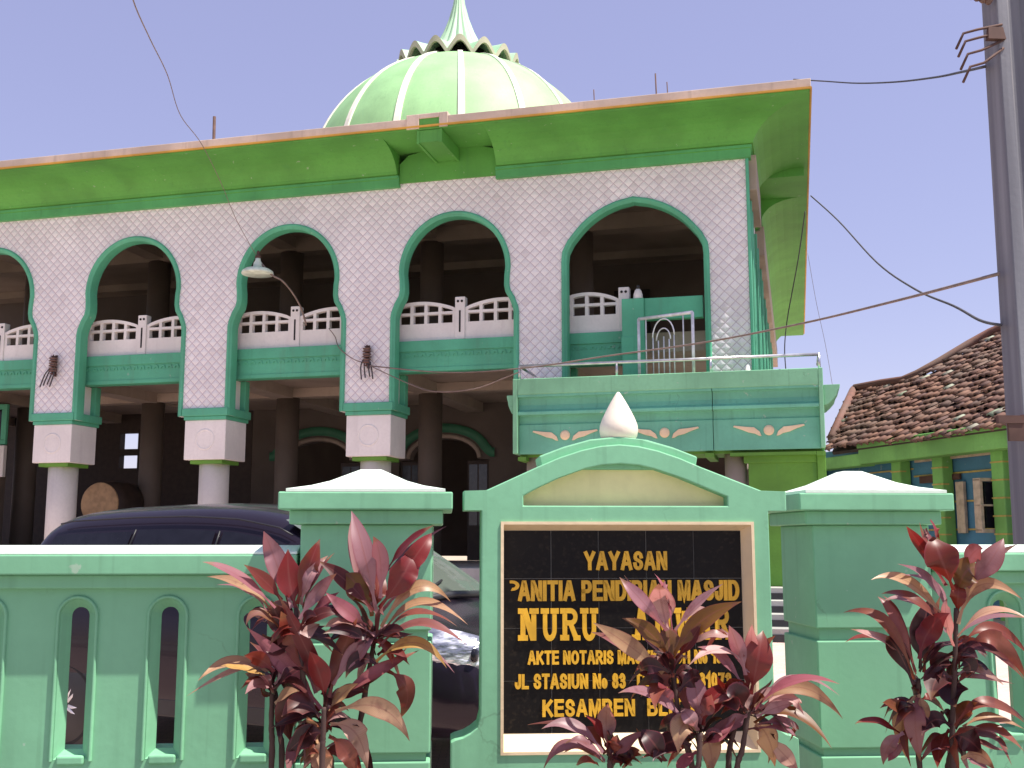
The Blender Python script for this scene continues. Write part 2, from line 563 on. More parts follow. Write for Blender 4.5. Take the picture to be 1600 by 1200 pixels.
    def build(s, name, mat, parent=None, bevel=0.0, frame=None):
        me = bpy.data.meshes.new(name)
        off = OFF.get(parent.name, Vector((0, 0, 0))) if parent is not None else Vector((0, 0, 0))
        par = parent
        while par is not None and par.name not in OFF and par.parent is not None:
            par = par.parent
            off = OFF.get(par.name, Vector((0, 0, 0)))
        vs = [(v[0] - off.x, v[1] - off.y, v[2] - off.z) for v in s.v]
        if parent is not None and parent.type == 'MESH':
            OFFP = parent.get('_loc')
        me.from_pydata(vs, [], s.f)
        me.update()
        bm = bmesh.new()
        bm.from_mesh(me)
        bmesh.ops.recalc_face_normals(bm, faces=bm.faces)
        bm.to_mesh(me)
        bm.free()
        me.polygons.foreach_set('use_smooth', s.sm if len(s.sm) == len(me.polygons) else [False] * len(me.polygons))
        me.materials.append(M[mat])
        o = bpy.data.objects.new(name, me)
        COL.objects.link(o)
        if parent is not None:
            o.parent = parent
        if bevel:
            b = o.modifiers.new('edge', 'BEVEL')
            b.width = bevel
            b.segments = 2
            b.limit_method = 'ANGLE'
            b.angle_limit = R(35)
        return o

def tag(o, label, cat, group=None):
    o['label'] = label
    o['category'] = cat
    if group:
        o['group'] = group
    return o
def structure(o, kind='structure'):
    o['kind'] = kind
    return o
def world_thing(mb, name, mat, label, cat, group=None):
    """a one-mesh thing given in world coordinates; its origin goes to the middle of its vertices"""
    c = Vector((0, 0, 0))
    for v in mb.v:
        c += Vector(v)
    c /= len(mb.v)
    mb.v = [(v[0] - c.x, v[1] - c.y, v[2] - c.z) for v in mb.v]
    o = mb.build(name, mat)
    o.location = c
    return tag(o, label, cat, group)
def arc(cx, cz, rx, rz, a0, a1, n):
    return [(cx + rx * math.cos(R(a0 + (a1 - a0) * i / n)), cz + rz * math.sin(R(a0 + (a1 - a0) * i / n))) for i in range(n + 1)]
def smoothpts(pts, sub=6):
    """Catmull-Rom through points of any dimension"""
    P = [Vector(p) for p in pts]
    out = []
    for i in range(len(P) - 1):
        p0 = P[max(i - 1, 0)]; p1 = P[i]; p2 = P[i + 1]; p3 = P[min(i + 2, len(P) - 1)]
        for k in range(sub):
            t = k / sub
            out.append(0.5 * ((2 * p1) + (p2 - p0) * t + (2 * p0 - 5 * p1 + 4 * p2 - p3) * t * t + (3 * p1 - p0 - 3 * p2 + p3) * t ** 3))
    out.append(P[-1])
    return out

# ------------------------------------------------------------------ ground
g = MB()
g.add([(-1500, -1500, -0.03), (1500, -1500, -0.03), (1500, 1500, -0.03), (-1500, 1500, -0.03)], [(0, 1, 2, 3)])
structure(g.build('ground', 'ground'))
g = MB()
g.add([(-60, -9, -0.022), (60, -9, -0.022), (60, -3, -0.022), (-60, -3, -0.022)], [(0, 1, 2, 3)])
structure(g.build('road', 'asphalt'))
g = MB().box(-60, 60, -2.8, 3.2, -0.03, 0.06)
structure(g.build('pavement', 'walk'))
g = MB().box(-20, 20, 3.2, 4.6, -0.03, 0.10)
structure(g.build('planting_bed', 'bed'))
g = MB()     # paved yard, rising a little towards the mosque steps
g.add([(-40, 4.6, 0.0), (12, 4.6, 0.0), (12, 7, 0.0), (-40, 7, 0.0), (12, 15, 0.30), (-40, 15, 0.30), (12, 60, 0.34), (-40, 60, 0.34)],
      [(0, 1, 2, 3), (3, 2, 4, 5), (5, 4, 6, 7)])
structure(g.build('yard', 'paving'))

# ------------------------------------------------------------------ mosque
mq = root('mosque', 'large green and white two-storey mosque with arched gallery, deep green eaves and ribbed dome', 'mosque', BF, (-8, 0, 0))
XL = -19.6
BAYS = [-4.655, -7.6, -10.56, -13.52, -16.48]
PIERS = [-3.17, -6.09, -9.035, -12.02, -14.97, -17.92]
BIG = -1.73
Z0 = 3.57

def small_arch():
    """opening outline, right half going up, relative to bay centre"""
    pts = [(1.005, Z0), (1.005, 5.08), (0.99, 5.16), (0.94, 5.29), (0.87, 5.41), (0.848, 5.52), (0.852, 5.68)]
    pts += arc(0, 5.82, 0.868, 0.905, 0, 90, 14)
    return pts
def big_arch():
    o = [(1.075, Z0), (1.075, 5.84), (1.06, 5.98)]
    o += smoothpts([(0.985, 6.13), (0.77, 6.38), (0.52, 6.565), (0.27, 6.675), (0.09, 6.715), (0, 6.735)], 3)
    return [(p[0], p[1]) for p in o]
def full(half, cx):
    L = [(cx + x, z) for x, z in half]
    Rr = [(cx - x, z) for x, z in half[:-1]][::-1]
    return L + Rr        # right side up, over, left side down

openings = [full(small_arch(), c) for c in BAYS] + [full(big_arch(), BIG)]
openings.sort(key=lambda p: -max(q[0] for q in p))
# wall outline: along the bottom from right to left, dipping into each opening
out = [(XL, 7.42), (XL, Z0)]
body = []
for op in sorted(openings, key=lambda p: min(q[0] for q in p)):
    lft = [(x + 0, z) for x, z in op[::-1]]
    body += lft
out += body + [(0, Z0), (0, 7.42)]
wall = MB().prism(out, 0.0, 0.185)
wall.build('facade_wall', 'lattice', mq)
# stepped arch frames
FPROF = [(0.012, 0.19), (0.012, 0.0), (0.006, -0.012), (-0.022, -0.014), (-0.03, -0.034), (-0.06, -0.038), (-0.074, -0.026), (-0.08, 0.01)]
for op in openings:
    MB().sweep(op, [(-a, b) if False else (a, b) for a, b in FPROF]).build('arch_frame', 'trim', mq)
# corner strip and side wall
mb = MB().box(0.002, 0.05, -0.03, 0.09, 2.7, 7.34)
mb.build('corner_strip', 'trim', mq, 0.01)
mb = MB()
mb.box(-0.30, -0.004, 0.345, 18, 2.7, 3.3)
mb.box(-0.30, -0.004, 0.345, 18, 6.75, 7.42)
for y0 in (0.345, 2.6, 5.2, 8.0, 10.8, 13.6, 16.4):
    mb.box(-0.30, -0.004, y0, y0 + 0.9, 3.3, 6.75)
mb.build('side_wall', 'white', mq)
mb = MB()
mb.box(0.0, 0.16, 0.1, 2.2, 6.80, 7.36)
mb.box(0.0, 0.16, 4.1, 18, 6.80, 7.36)
mb.build('side_beam', 'beige', mq, 0.01)
mb = MB()
for y0 in (2.6, 5.2, 8.0, 10.8, 13.6):
    for yy in (y0 - 0.1, y0 + 0.88):
        mb.box(0.0, 0.07, yy, yy + 0.12, 2.8, 6.78)
for yy in (0.55, 1.15):
    mb.box(0.0, 0.06, yy, yy + 0.12, 2.8, 6.78)
mb.build('side_frame', 'trim', mq, 0.008)

# piers: green band, white capital box, green plate, round column
for px_ in PIERS:
    a, b = px_ - 0.43, px_ + 0.43
    mb = MB()
    mb.box(a, b, -0.05, 0.78, 3.565, 3.70)
    mb.box(a + 0.03, b - 0.03, -0.03, 0.75, 3.50, 3.565)
    mb.build('pier_band', 'trim', mq, 0.012)
    mb = MB()
    mb.box(a + 0.03, b - 0.03, 0.60, 0.75, 3.70, 4.23)
    mb.build('pier_back', 'trim', mq, 0.01)
    mb = MB().box(a + 0.07, b - 0.13, 0.191, 0.598, 3.702, 4.218)
    mb.build('pier_panel', 'white', mq)
    mb = MB().box(a + 0.045, b - 0.045, -0.005, 0.70, 2.83, 3.50)
    cp = mb.build('pier_capital', 'white', mq, 0.012)
    ring = MB().lathe([(0.145, 0.0), (0.150, -0.006), (0.165, -0.009), (0.18, -0.006), (0.185, 0.0)], (px_, -0.004, 3.17), 20, 'y')
    ring.build('relief_ring', 'white', cp)
    MB().box(a + 0.13, b - 0.13, 0.06, 0.64, 2.765, 2.83).build('capital_plate', 'bounce_green', mq, 0.008)
    MB().lathe([(0.252, 0.2), (0.252, 2.765)], (px_, 0.35, 0), 28).build('column', 'offwhite', mq)

# beams, balustrades
def beam(xa, xb, name='gallery_beam'):
    mb = MB()
    mb.box(xa, xb, 0.30, 0.52, 4.22, 4.74)
    mb.box(xa, xb, 0.275, 0.30, 4.56, 4.735)
    mb.box(xa, xb, 0.285, 0.30, 4.225, 4.285)
    k = int((xb - xa) / 0.13)
    for i in range(k):
        x = xa + (i + 0.5) * (xb - xa) / k
        mb.prism([(x - 0.05, 4.47), (x - 0.03, 4.53), (x + 0.03, 4.53), (x + 0.05, 4.47), (x + 0.025, 4.47), (x + 0.015, 4.505), (x - 0.015, 4.505), (x - 0.025, 4.47)], 0.286, 0.30)
    return mb.build(name, 'trim', mq)
def baluster_panel(mb, xa, xb):
    """solid foot, two rows of square holes, arched top, from xa to xb"""
    y0, y1 = 0.35, 0.45
    zb, z1, z2 = 4.74, 5.03, 5.20
    wd = xb - xa
    n = max(2, round(wd / 0.245))
    top = lambda x: 5.27 + 0.135 * math.sin(math.pi * (x - xa) / wd) ** 0.8 if 0 < (x - xa) < wd else 5.27
    mb.box(xa, xb, y0, y1, zb, z1)
    ns = 14
    lo = [(xa + wd * i / ns, top(xa + wd * i / ns) - 0.055) for i in range(ns + 1)]
    hi = [(xa + wd * i / ns, top(xa + wd * i / ns)) for i in range(ns + 1)]
    for i in range(ns):
        mb.prism([lo[i], lo[i + 1], hi[i + 1], hi[i]], y0 - 0.004, y1)
    bw = 0.055
    for i in range(n + 1):
        x = xa + (wd - bw) * i / n
        za = top(x + bw / 2) - 0.05
        mb.box(x, x + bw, y0 + 0.002, y1 - 0.002, z1, max(za, z1 + 0.05))
        if i < n:
            x2 = xa + (wd - bw) * (i + 1) / n
            mb.box(x + bw, x2, y0 + 0.003, y1 - 0.003, z2 - 0.022, z2 + 0.022)
def rail_post(x, par):
    mb = MB().box(x - 0.085, x + 0.085, 0.325, 0.475, 4.742, 5.45)
    o = mb.build('post', 'white', par, 0.008)
    d = MB()
    for q in (-0.033, 0.033):
        d.lathe([(0.021, -0.006), (0.021, 0.004)], (x + q, 0.323, 5.375), 12, 'y')
    d.box(x - 0.014, x + 0.014, 0.319, 0.33, 4.86, 5.22)
    d.build('slot', 'dark', o)  # near-black discs and bar on the face, painted shade of recesses
    return o
for c in BAYS:
    beam(c - 1.36, c + 1.36)
    mb = MB()
    baluster_panel(mb, c - 1.36, c - 0.08)
    baluster_panel(mb, c + 0.08, c + 1.36)
    bo = mb.build('balustrade', 'white', mq)
    rail_post(c, bo)
    rail_post(c - 1.44, bo)
beam(BIG - 1.22, BIG - 0.2)
mb = MB()
baluster_panel(mb, BIG - 1.34, BIG - 0.30)
bo = mb.build('balustrade', 'white', mq)
rail_post(BIG - 0.22, bo)
# green doorway wall on the balcony inside the last arch
mb = MB()
mb.box(-1.945, -1.60, 0.06, 0.26, 3.6, 5.20)
mb.box(-1.60, -0.70, 0.10, 0.24, 4.86, 5.20)
mb.box(-1.955, -1.59, 0.045, 0.06, 4.33, 4.60)
mb.build('doorway_wall', 'trim', mq, 0.01)
# open gate leaf, hinged on the left jamb and swung out over the balcony
H0 = Vector((-1.66, -0.12, 0)); H1 = Vector((-0.80, -0.62, 0))
gd = (H1 - H0)
def gp(t, z):
    p = H0 + gd * t
    return (p.x, p.y, z)
mb = MB()
for a, b in (((0, 3.86), (0, 4.83)), ((1, 3.82), (1, 4.79)), ((0, 4.83), (1, 4.79)), ((0, 3.88), (1, 3.84))):
    mb.tube([gp(*a), gp(*b)], 0.026, 6)
gate = mb.build('gate_leaf', 'gatewhite', mq)
mb = MB()
for t in (0.14, 0.27, 0.37, 0.47, 0.57, 0.66, 0.83):
    mb.tube([gp(t, 3.87), gp(t, {0.14: 4.80, 0.83: 4.79}.get(t, 4.45 if t in (0.37, 0.57) else 4.5))], 0.011, 5)
for r_, zc in ((0.20, 4.50), (0.13, 4.45)):
    mb.tube([gp(0.465 + r_ * math.cos(R(q)), zc + r_ * 1.35 * math.sin(R(q))) for q in range(0, 181, 15)], 0.011, 5)
mb.tube([gp(0.27, 4.32), gp(0.66, 4.31)], 0.011, 5)
mb.build('gate_bars', 'gatewhite', gate)

# floors, ceilings and inner structure
mb = MB()
mb.box(XL, -0.32, 0.53, 6.0, 4.42, 4.73)
for px_ in PIERS:
    mb.box(px_ - 0.2, px_ + 0.2, 0.78, 6.0, 4.22, 4.42)
mb.box(XL, -0.32, 2.85, 3.15, 4.24, 4.415)
mb.build('gallery_floor', 'beige', mq)
mb = MB()
mb.box(XL, -0.305, 0.36, 17.5, 7.44, 7.60)
mb.box(XL, -0.305, 2.85, 3.2, 7.15, 7.44)
for px_ in PIERS:
    mb.box(px_ - 0.18, px_ + 0.18, 0.36, 2.85, 7.22, 7.44)
mb.box(XL, -0.305, 5.5, 5.99, 7.28, 7.439)
mb.build('upper_ceiling', 'ceil', mq)
mb = MB().box(-3.0, -2.25, 5.93, 5.998, 4.74, 6.7)
mb.build('upper_doorway', 'dark', mq)  # near-black slab, the shade of the doorway as colour
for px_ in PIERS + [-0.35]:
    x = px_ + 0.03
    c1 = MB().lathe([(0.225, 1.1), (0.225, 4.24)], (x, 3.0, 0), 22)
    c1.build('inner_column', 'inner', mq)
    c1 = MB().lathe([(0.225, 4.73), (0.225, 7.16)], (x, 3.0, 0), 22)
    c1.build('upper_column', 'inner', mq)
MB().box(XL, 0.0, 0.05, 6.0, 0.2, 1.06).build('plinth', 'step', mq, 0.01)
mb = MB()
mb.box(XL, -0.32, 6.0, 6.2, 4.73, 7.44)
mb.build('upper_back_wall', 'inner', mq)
# ground floor back wall: arched doorways, and an open window on the left
DOORS = [-0.9, -3.85, -6.78, -9.72]
zs = 3.22
wallout = [(-11.35, 4.42), (-11.35, 1.06)]
for c in sorted(DOORS):
    wallout += [(c - 1.02, 1.06), (c - 1.02, zs - 0.02)] + [(c + 0.76 * math.cos(R(t)), zs + 0.44 * math.sin(R(t))) for t in range(180, -1, -12)] + [(c + 1.02, zs - 0.02), (c + 1.02, 1.06)]
wallout += [(0.3, 1.06), (0.3, 4.42)]
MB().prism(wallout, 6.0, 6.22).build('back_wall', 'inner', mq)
for c in DOORS:
    pth = [(c + 1.16, zs + 0.03), (c + 1.06, zs + 0.03), (c + 0.97, zs + 0.09)] + arc(c, zs + 0.06, 0.90, 0.52, 15, 165, 14) + [(c - 0.97, zs + 0.09), (c - 1.06, zs + 0.03), (c - 1.16, zs + 0.03)]
    MB().sweep(pth, [(0.0, 6.0), (0.0, 5.93), (-0.19, 5.93), (-0.19, 6.0)]).build('door_arch_band', 'doorband', mq)
    pth = arc(c, zs + 0.02, 0.80, 0.47, 0, 180, 16)
    MB().sweep(pth, [(0.03, 6.1), (0.03, 5.96), (-0.05, 5.96), (-0.05, 6.0)]).build('door_arch_lining', 'beige', mq)
    for xa, xb in ((-1.0, -0.52), (0.52, 1.0)):
        do = MB().box(c + xa, c + xb, 6.08, 6.12, 1.06, 3.18).build('door_leaf', 'wood', mq)
        for q in (0.04, 0.255):
            for za, zb in ((1.8, 2.4), (2.46, 3.1)):
                MB().box(c + xa + q, c + xa + q + 0.185, 6.07, 6.079, za, zb).build('door_pane', 'doorglass', do)
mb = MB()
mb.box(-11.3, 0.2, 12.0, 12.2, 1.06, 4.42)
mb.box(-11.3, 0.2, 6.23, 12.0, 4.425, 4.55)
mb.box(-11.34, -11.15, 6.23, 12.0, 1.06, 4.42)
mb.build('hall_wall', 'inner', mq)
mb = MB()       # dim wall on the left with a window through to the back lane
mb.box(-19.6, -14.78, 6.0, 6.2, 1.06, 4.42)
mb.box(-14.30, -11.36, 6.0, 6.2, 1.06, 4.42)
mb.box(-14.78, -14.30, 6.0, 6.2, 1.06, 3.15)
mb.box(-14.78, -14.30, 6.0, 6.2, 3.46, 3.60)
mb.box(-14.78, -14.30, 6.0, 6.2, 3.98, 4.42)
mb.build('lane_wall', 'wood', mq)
# left corner room: white panel under a green framed window
mb = MB()
mb.box(-19.4, -14.62, 1.9, 2.05, 1.06, 4.2)
lw = mb.build('room_wall', 'inner', mq)
mb = MB().box(-16.2, -14.50, 1.80, 1.895, 2.72, 3.34)
mb.build('room_panel', 'white', lw, 0.01)
mb = MB()
mb.box(-16.2, -14.50, 1.82, 1.89, 3.36, 3.46)
mb.box(-16.2, -14.50, 1.82, 1.89, 4.06, 4.16)
mb.box(-14.62, -14.50, 1.82, 1.89, 3.46, 4.06)
fr = mb.build('room_window', 'trim', lw, 0.01)
MB().box(-16.2, -14.625, 1.84, 1.88, 3.465, 4.055).build('pane', 'glassdark', fr)

# ---- eaves: cove profile, mitred round the corner, broken once on the front and once on the side
COVE = [(-0.02, 7.30), (0.06, 7.30), (0.06, 7.40), (0.09, 7.405), (0.09, 7.47), (0.13, 7.475), (0.14, 7.52), (0.19, 7.60), (0.27, 7.68), (0.38, 7.75), (0.52, 7.80), (0.70, 7.835), (0.86, 7.85)]
TOPC = [(0.86, 7.90), (-0.02, 7.90)]
PR = COVE + TOPC
def cove_run(mb, fn_list):
    k = len(PR)
    vs = []
    for f in fn_list:
        vs += [f(o, z) for o, z in PR]
    fs = []
    for i in range(len(fn_list) - 1):
        for j in range(k):
            j2 = (j + 1) % k
            fs.append((i * k + j, i * k + j2, (i + 1) * k + j2, (i + 1) * k + j))
    fs.append(tuple(range(k)))
    fs.append(tuple((len(fn_list) - 1) * k + j for j in range(k)))
    mb.add(vs, fs)
mb = MB()
cove_run(mb, [lambda o, z: (XL - 0.9, -o, z), lambda o, z: (-5.62, -o, z)])
mb.build('eave_cove', 'soffit', mq)
mb = MB()
cove_run(mb, [lambda o, z: (-3.92, -o, z), lambda o, z: (o, -o, z), lambda o, z: (o, 2.3, z)])
mb.build('eave_cove', 'soffit', mq)
mb = MB()
cove_run(mb, [lambda o, z: (o, 4.0, z), lambda o, z: (o, 17.6, z)])
mb.build('eave_cove', 'soffit', mq)
# lower moulding of the eaves, green with less ground bounce painted in
def band(mb, o0, o1, z0, z1, runs):
    for r_ in runs:
        mb.add(*r_(o0, o1, z0, z1))
MLD = [(0.0, 7.27), (0.085, 7.27), (0.085, 7.415), (0.105, 7.42), (0.105, 7.455), (0.0, 7.455)]
def mould_run(mb, fl):
    k = len(MLD)
    vs = [f(o, z) for f in fl for o, z in MLD]
    fs = []
    for i in range(len(fl) - 1):
        for j in range(k):
            j2 = (j + 1) % k
            fs.append((i * k + j, i * k + j2, (i + 1) * k + j2, (i + 1) * k + j))
    fs.append(tuple(range(k)))
    fs.append(tuple((len(fl) - 1) * k + j for j in range(k)))
    mb.add(vs, fs)
mb = MB()
mould_run(mb, [lambda o, z: (XL - 0.9, -o - 0.002, z), lambda o, z: (-5.60, -o - 0.002, z)])
mould_run(mb, [lambda o, z: (-3.94, -o - 0.002, z), lambda o, z: (o + 0.002, -o - 0.002, z), lambda o, z: (o + 0.002, 2.2, z)])
mould_run(mb, [lambda o, z: (o + 0.002, 4.1, z), lambda o, z: (o + 0.002, 17.5, z)])
mb.build('eave_moulding', 'eaveband', mq)
# recess behind the break: back panel with rounded ends, and a spout channel out to the fascia
pan = [(-5.60, 7.34), (-3.92, 7.34), (-3.92, 7.70), (-4.0, 7.80), (-4.2, 7.85), (-5.2, 7.85), (-5.45, 7.80), (-5.60, 7.66)]
MB().prism(pan, -0.05, -0.003).build('eave_recess_panel', 'soffit', mq)
mb = MB()
mb.box(-4.97, -4.93, -0.98, -0.06, 7.62, 7.838)
mb.box(-4.60, -4.56, -0.98, -0.06, 7.62, 7.838)
mb.box(-4.93, -4.60, -0.97, -0.06, 7.64, 7.836)
mb.box(-4.929, -4.601, -0.99, -0.35, 7.907, 8.018)
mb.build('rain_spout', 'soffit', mq)
mb = MB()
mb.box(0.06, 0.90, 2.32, 2.38, 7.70, 7.845)
mb.box(0.05, 0.12, 2.4, 3.95, 7.34, 7.84)
mb.build('side_eave_break', 'soffit', mq)
# eave slab with fascia
mb = MB()
mb.box(XL - 1.0, 0.965, -0.985, 18.4, 7.845, 7.90)
mb.build('eave_slab', 'soffit', mq)
mb = MB()
mb.box(XL - 1.0, 0.995, -1.02, -0.99, 7.878, 7.905)
mb.box(0.97, 1.0, -0.99, 18.4, 7.878, 7.905)
mb.build('eave_drip_edge', 'ochre', mq)
mb = MB()
mb.box(XL - 1.0, -5.14, -1.0, -0.3, 7.906, 8.035)
mb.box(-4.46, 0.985, -1.0, -0.3, 7.906, 8.035)
mb.box(-5.14, -4.93, -1.01, -0.3, 7.86, 8.095)
mb.box(-4.60, -4.46, -1.01, -0.3, 7.86, 8.095)
mb.box(-4.93, -4.60, -1.01, -0.3, 8.02, 8.095)
mb.box(0.3, 0.985, -0.3, 18.4, 7.906, 8.035)
mb.build('fascia', 'fascia', mq, 0.008)
MB().box(XL - 0.9, 0.3, -0.3, 18.3, 7.906, 7.96).build('roof', 'fascia', mq)

# rebar stubs on the roof
for x, y, zt, r_ in ((-10.27, 2, 9.77, 0.03), (-2.5, 1, 9.07, 0.010), (-1.45, 1, 9.24, 0.014), (-1.26, 1, 9.07, 0.010)):
    MB().tube([(x, y, 7.95), (x + 0.006, y, 8.6), (x - 0.012, y, zt)], r_, 6).build('rebar', 'rust', mq)

# ---- dome
DX, DY, DZ, DR = -7.45, 9.0, 9.74, 3.84
dome_prof = [(DR * math.cos(R(a)), DZ + DR * math.sin(R(a))) for a in range(-18, 73, 4)]
mb = MB().lathe([(DR * 0.95, 7.9)] + dome_prof + [(0.05, DZ + DR * 0.94)], (DX, DY, 0), 96)
dm = mb.build('dome', 'dome', mq)
yaw0 = math.atan2(0 - BF.w(DX, DY, 0).x, BF.w(DX, DY, 0).y)     # a rib faces the street
fa = math.atan2((Vector((0, 0, 0)) - BF.w(DX, DY, 0)).dot(BF.y), (Vector((0, 0, 0)) - BF.w(DX, DY, 0)).dot(BF.x)) + R(1.0)
for k in range(16):
    a = fa + k * math.pi / 8
    ca, sa = math.cos(a), math.sin(a)
    vs = []
    angs = list(range(-16, 70, 4))
    for t in angs:
        r_, z = math.cos(R(t)), math.sin(R(t))
        for hw, e in ((-0.085, -0.01), (-0.075, 0.03), (0.075, 0.03), (0.085, -0.01)):
            rr = (DR + e)
            x, y = rr * r_, hw * (0.55 + 0.45 * r_)
            vs.append((DX + x * ca - y * sa, DY + x * sa + y * ca, DZ + rr * z))
    fs = []
    for i in range(len(angs) - 1):
        for j in range(3):
            fs.append((i * 4 + j, i * 4 + j + 1, i * 4 + j + 5, i * 4 + j + 4))
    MB().add(vs, fs, False).build('rib', 'domewhite', dm)
# fluted crown and spire
def crown(r):
    pts = [(0.41, 1.030, 0.912), (0.365, 1.035, 0.925), (0.31, 1.045, 0.955), (0.26, 1.06, 0.99), (0.21, 1.075, 1.035), (0.17, 1.105, 1.075), (0.145, 1.15, 1.125), (0.108, 1.225, 1.205), (0.070, 1.325, 1.31), (0.042, 1.43, 1.425), (0.024, 1.55, 1.55), (0.005, 1.78, 1.78)]
    return pts
NA = 320
vs, fs = [], []
rows = crown(0)
rim_top, rim_low = [], []
for ri, (rr, zr, zv) in enumerate(rows):
    for i in range(NA):
        a = 2 * math.pi * i / NA
        ph = ((a - fa) / (math.pi / 8)) % 1.0
        t = min(ph, 1 - ph) * 2           # 0 at ridge, 1 at valley
        s_ = math.sqrt(max(0.0, 1 - (t * 0.98) ** 2)) * 0.55 + (0.5 + 0.5 * math.cos(math.pi * t)) * 0.45
        z = zv + (zr - zv) * s_
        q = rr * (1 - 0.05 * (1 - s_)) if ri > 5 else rr
        vs.append((DX + DR * q * math.cos(a), DY + DR * q * math.sin(a), DZ + DR * z))
for ri in range(len(rows) - 1):
    for i in range(NA):
        i2 = (i + 1) % NA
        fs.append((ri * NA + i, ri * NA + i2, (ri + 1) * NA + i2, (ri + 1) * NA + i))
sp = MB().add(vs, fs, True).build('spire', 'crown', dm)
vs, fs = [], []
for i in range(NA):
    a = 2 * math.pi * i / NA
    ph = ((a - fa) / (math.pi / 8)) % 1.0
    t = min(ph, 1 - ph) * 2
    s_ = math.sqrt(max(0.0, 1 - (t * 0.98) ** 2)) * 0.55 + (0.5 + 0.5 * math.cos(math.pi * t)) * 0.45
    zt = 0.912 + 0.118 * s_
    zl = 0.89 + max(0.0, 0.098 * (max(0, s_ - 0.15) / 0.85) ** 1.0)
    for rr, z in ((0.413, zt), (0.416, zl), (0.395, zl), (0.395, zt - 0.004)):
        vs.append((DX + DR * rr * math.cos(a), DY + DR * rr * math.sin(a), DZ + DR * z))
for i in range(NA):
    i2 = (i + 1) % NA
    for j in range(4):
        fs.append((i * 4 + j, i * 4 + (j + 1) % 4, i2 * 4 + (j + 1) % 4, i2 * 4 + j))
MB().add(vs, fs, False).build('crown_rim', 'rim', sp)
MB().lathe([(DR * 0.30, DZ + DR * 0.90), (DR * 0.30, DZ + DR * 1.0)], (DX, DY, 0), 64).build('crown_shade_core', 'dark', sp)  # added near-black core, painted shade behind the crown holes

# ---- balcony
bx0, bx1, by = -3.40, 0.985, -1.05
seam = -0.52
BP = [(0.0, 3.815), (0.0, 3.565), (0.055, 3.56), (0.075, 3.545), (0.085, 3.45), (0.06, 3.38), (0.0, 3.345), (0.0, 3.30), (0.11, 3.295), (0.115, 3.17), (0.09, 3.165), (0.09, 2.735)]
def bal_front(xa, xb):
    mb = MB()
    poly = [(by + q, z) for q, z in BP] + [(by + 0.22, 2.735), (by + 0.22, 3.815)]
    k = len(poly)
    vs = [(xa, y, z) for y, z in poly] + [(xb, y, z) for y, z in poly]
    fs = [(j, (j + 1) % k, k + (j + 1) % k, k + j) for j in range(k)] + [tuple(range(k))[::-1], tuple(k + j for j in range(k))]
    return mb.add(vs, fs)
mb = bal_front(bx0 + 0.07, seam - 0.004)
b1 = mb.build('balcony_front', 'teal', mq, 0.006)
mb = bal_front(seam + 0.004, bx1 - 0.06)
mb.build('balcony_front', 'teal', mq, 0.006)
mb = MB()
mb.box(bx0 + 0.07, bx1 - 0.06, by - 0.012, by + 0.23, 3.60, 3.835)
mb.build('balcony_parapet', 'mint', mq, 0.01)
# flush end pieces and their curved cornice returns
ret = [(0.0, 3.60), (0.22, 3.60), (0.215, 3.56), (0.19, 3.52), (0.165, 3.45), (0.11, 3.385), (0.05, 3.33), (0.0, 3.315)]
e1 = MB().box(bx1 - 0.06, bx1, by - 0.014, 0.0, 2.735, 3.835).build('balcony_end', 'mint', mq, 0.008)
e2 = MB().box(bx0, bx0 + 0.07, by - 0.014, -0.06, 2.735, 3.835).build('balcony_end', 'mint', mq, 0.008)
MB().prism([(bx1 + 0.001 + x, z) for x, z in ret], by + 0.02, 0.0).build('cornice_return', 'mint', e1, 0.008)
MB().prism([(bx0 - 0.001 - x * 0.45, z) for x, z in ret], by + 0.02, -0.07).build('cornice_return', 'mint', e2, 0.008)
mb = MB()
mb.box(bx0 + 0.05, bx1 - 0.05, by + 0.24, -0.001, 2.70, 2.80)
mb.box(bx0 + 0.05, bx1 - 0.05, by + 0.24, -0.055, 3.50, 3.62)
mb.build('balcony_slab', 'bounce_green', mq)
for xa in (bx0 + 0.05, -1.9, seam - 0.12, bx1 - 0.12):
    MB().box(xa, xa + 0.12, by + 0.10, -0.002, 2.64, 2.698).build('balcony_rib', 'bounce_green', mq)
MB().box(-0.30, bx1 - 0.125, by + 0.10, by + 0.28, 2.655, 2.697).build('balcony_rib', 'bounce_green', mq)
# winged disc reliefs
for cx in (-2.64, -1.20, 0.24):
    mb = MB()
    yb = by + 0.09
    mb.lathe([(0.0, -0.034), (0.05, -0.03), (0.072, -0.012), (0.074, 0.0)], (cx, yb, 3.0), 20, 'y')
    for s_ in (-1, 1):
        wing = [(0.10, 2.92), (0.125, 2.985), (0.20, 3.045), (0.32, 3.055), (0.47, 3.075), (0.485, 3.055), (0.36, 3.01), (0.28, 2.975), (0.19, 2.955), (0.135, 2.925)]
        mb.prism([(cx + s_ * x, z) for x, z in wing], yb - 0.022, yb)
    mb.build('winged_relief', 'cream', mq, 0.006)
# steel railing
mb = MB()
yr = by + 0.08
mb.tube([(bx0 + 0.08, yr, 4.035), (bx1 - 0.04, yr, 4.035)], 0.024, 10)
for x in (bx0 + 0.08, -1.87, -0.53, bx1 - 0.04):
    mb.tube([(x, yr, 3.83), (x, yr, 4.03)], 0.02, 8)
mb.tube([(bx0 + 0.08, yr, 4.035), (bx0 + 0.10, -0.06, 4.02)], 0.02, 8)
mb.tube([(bx1 - 0.04, yr, 4.035), (bx1 - 0.04, -0.02, 4.035)], 0.02, 8)
mb.build('railing', 'greymetal', mq)
for x in (-3.14, -0.24):
    MB().lathe([(0.155, 0.2), (0.155, 2.70)], (x, -0.62, 0), 22).build('balcony_column', 'beige', mq)
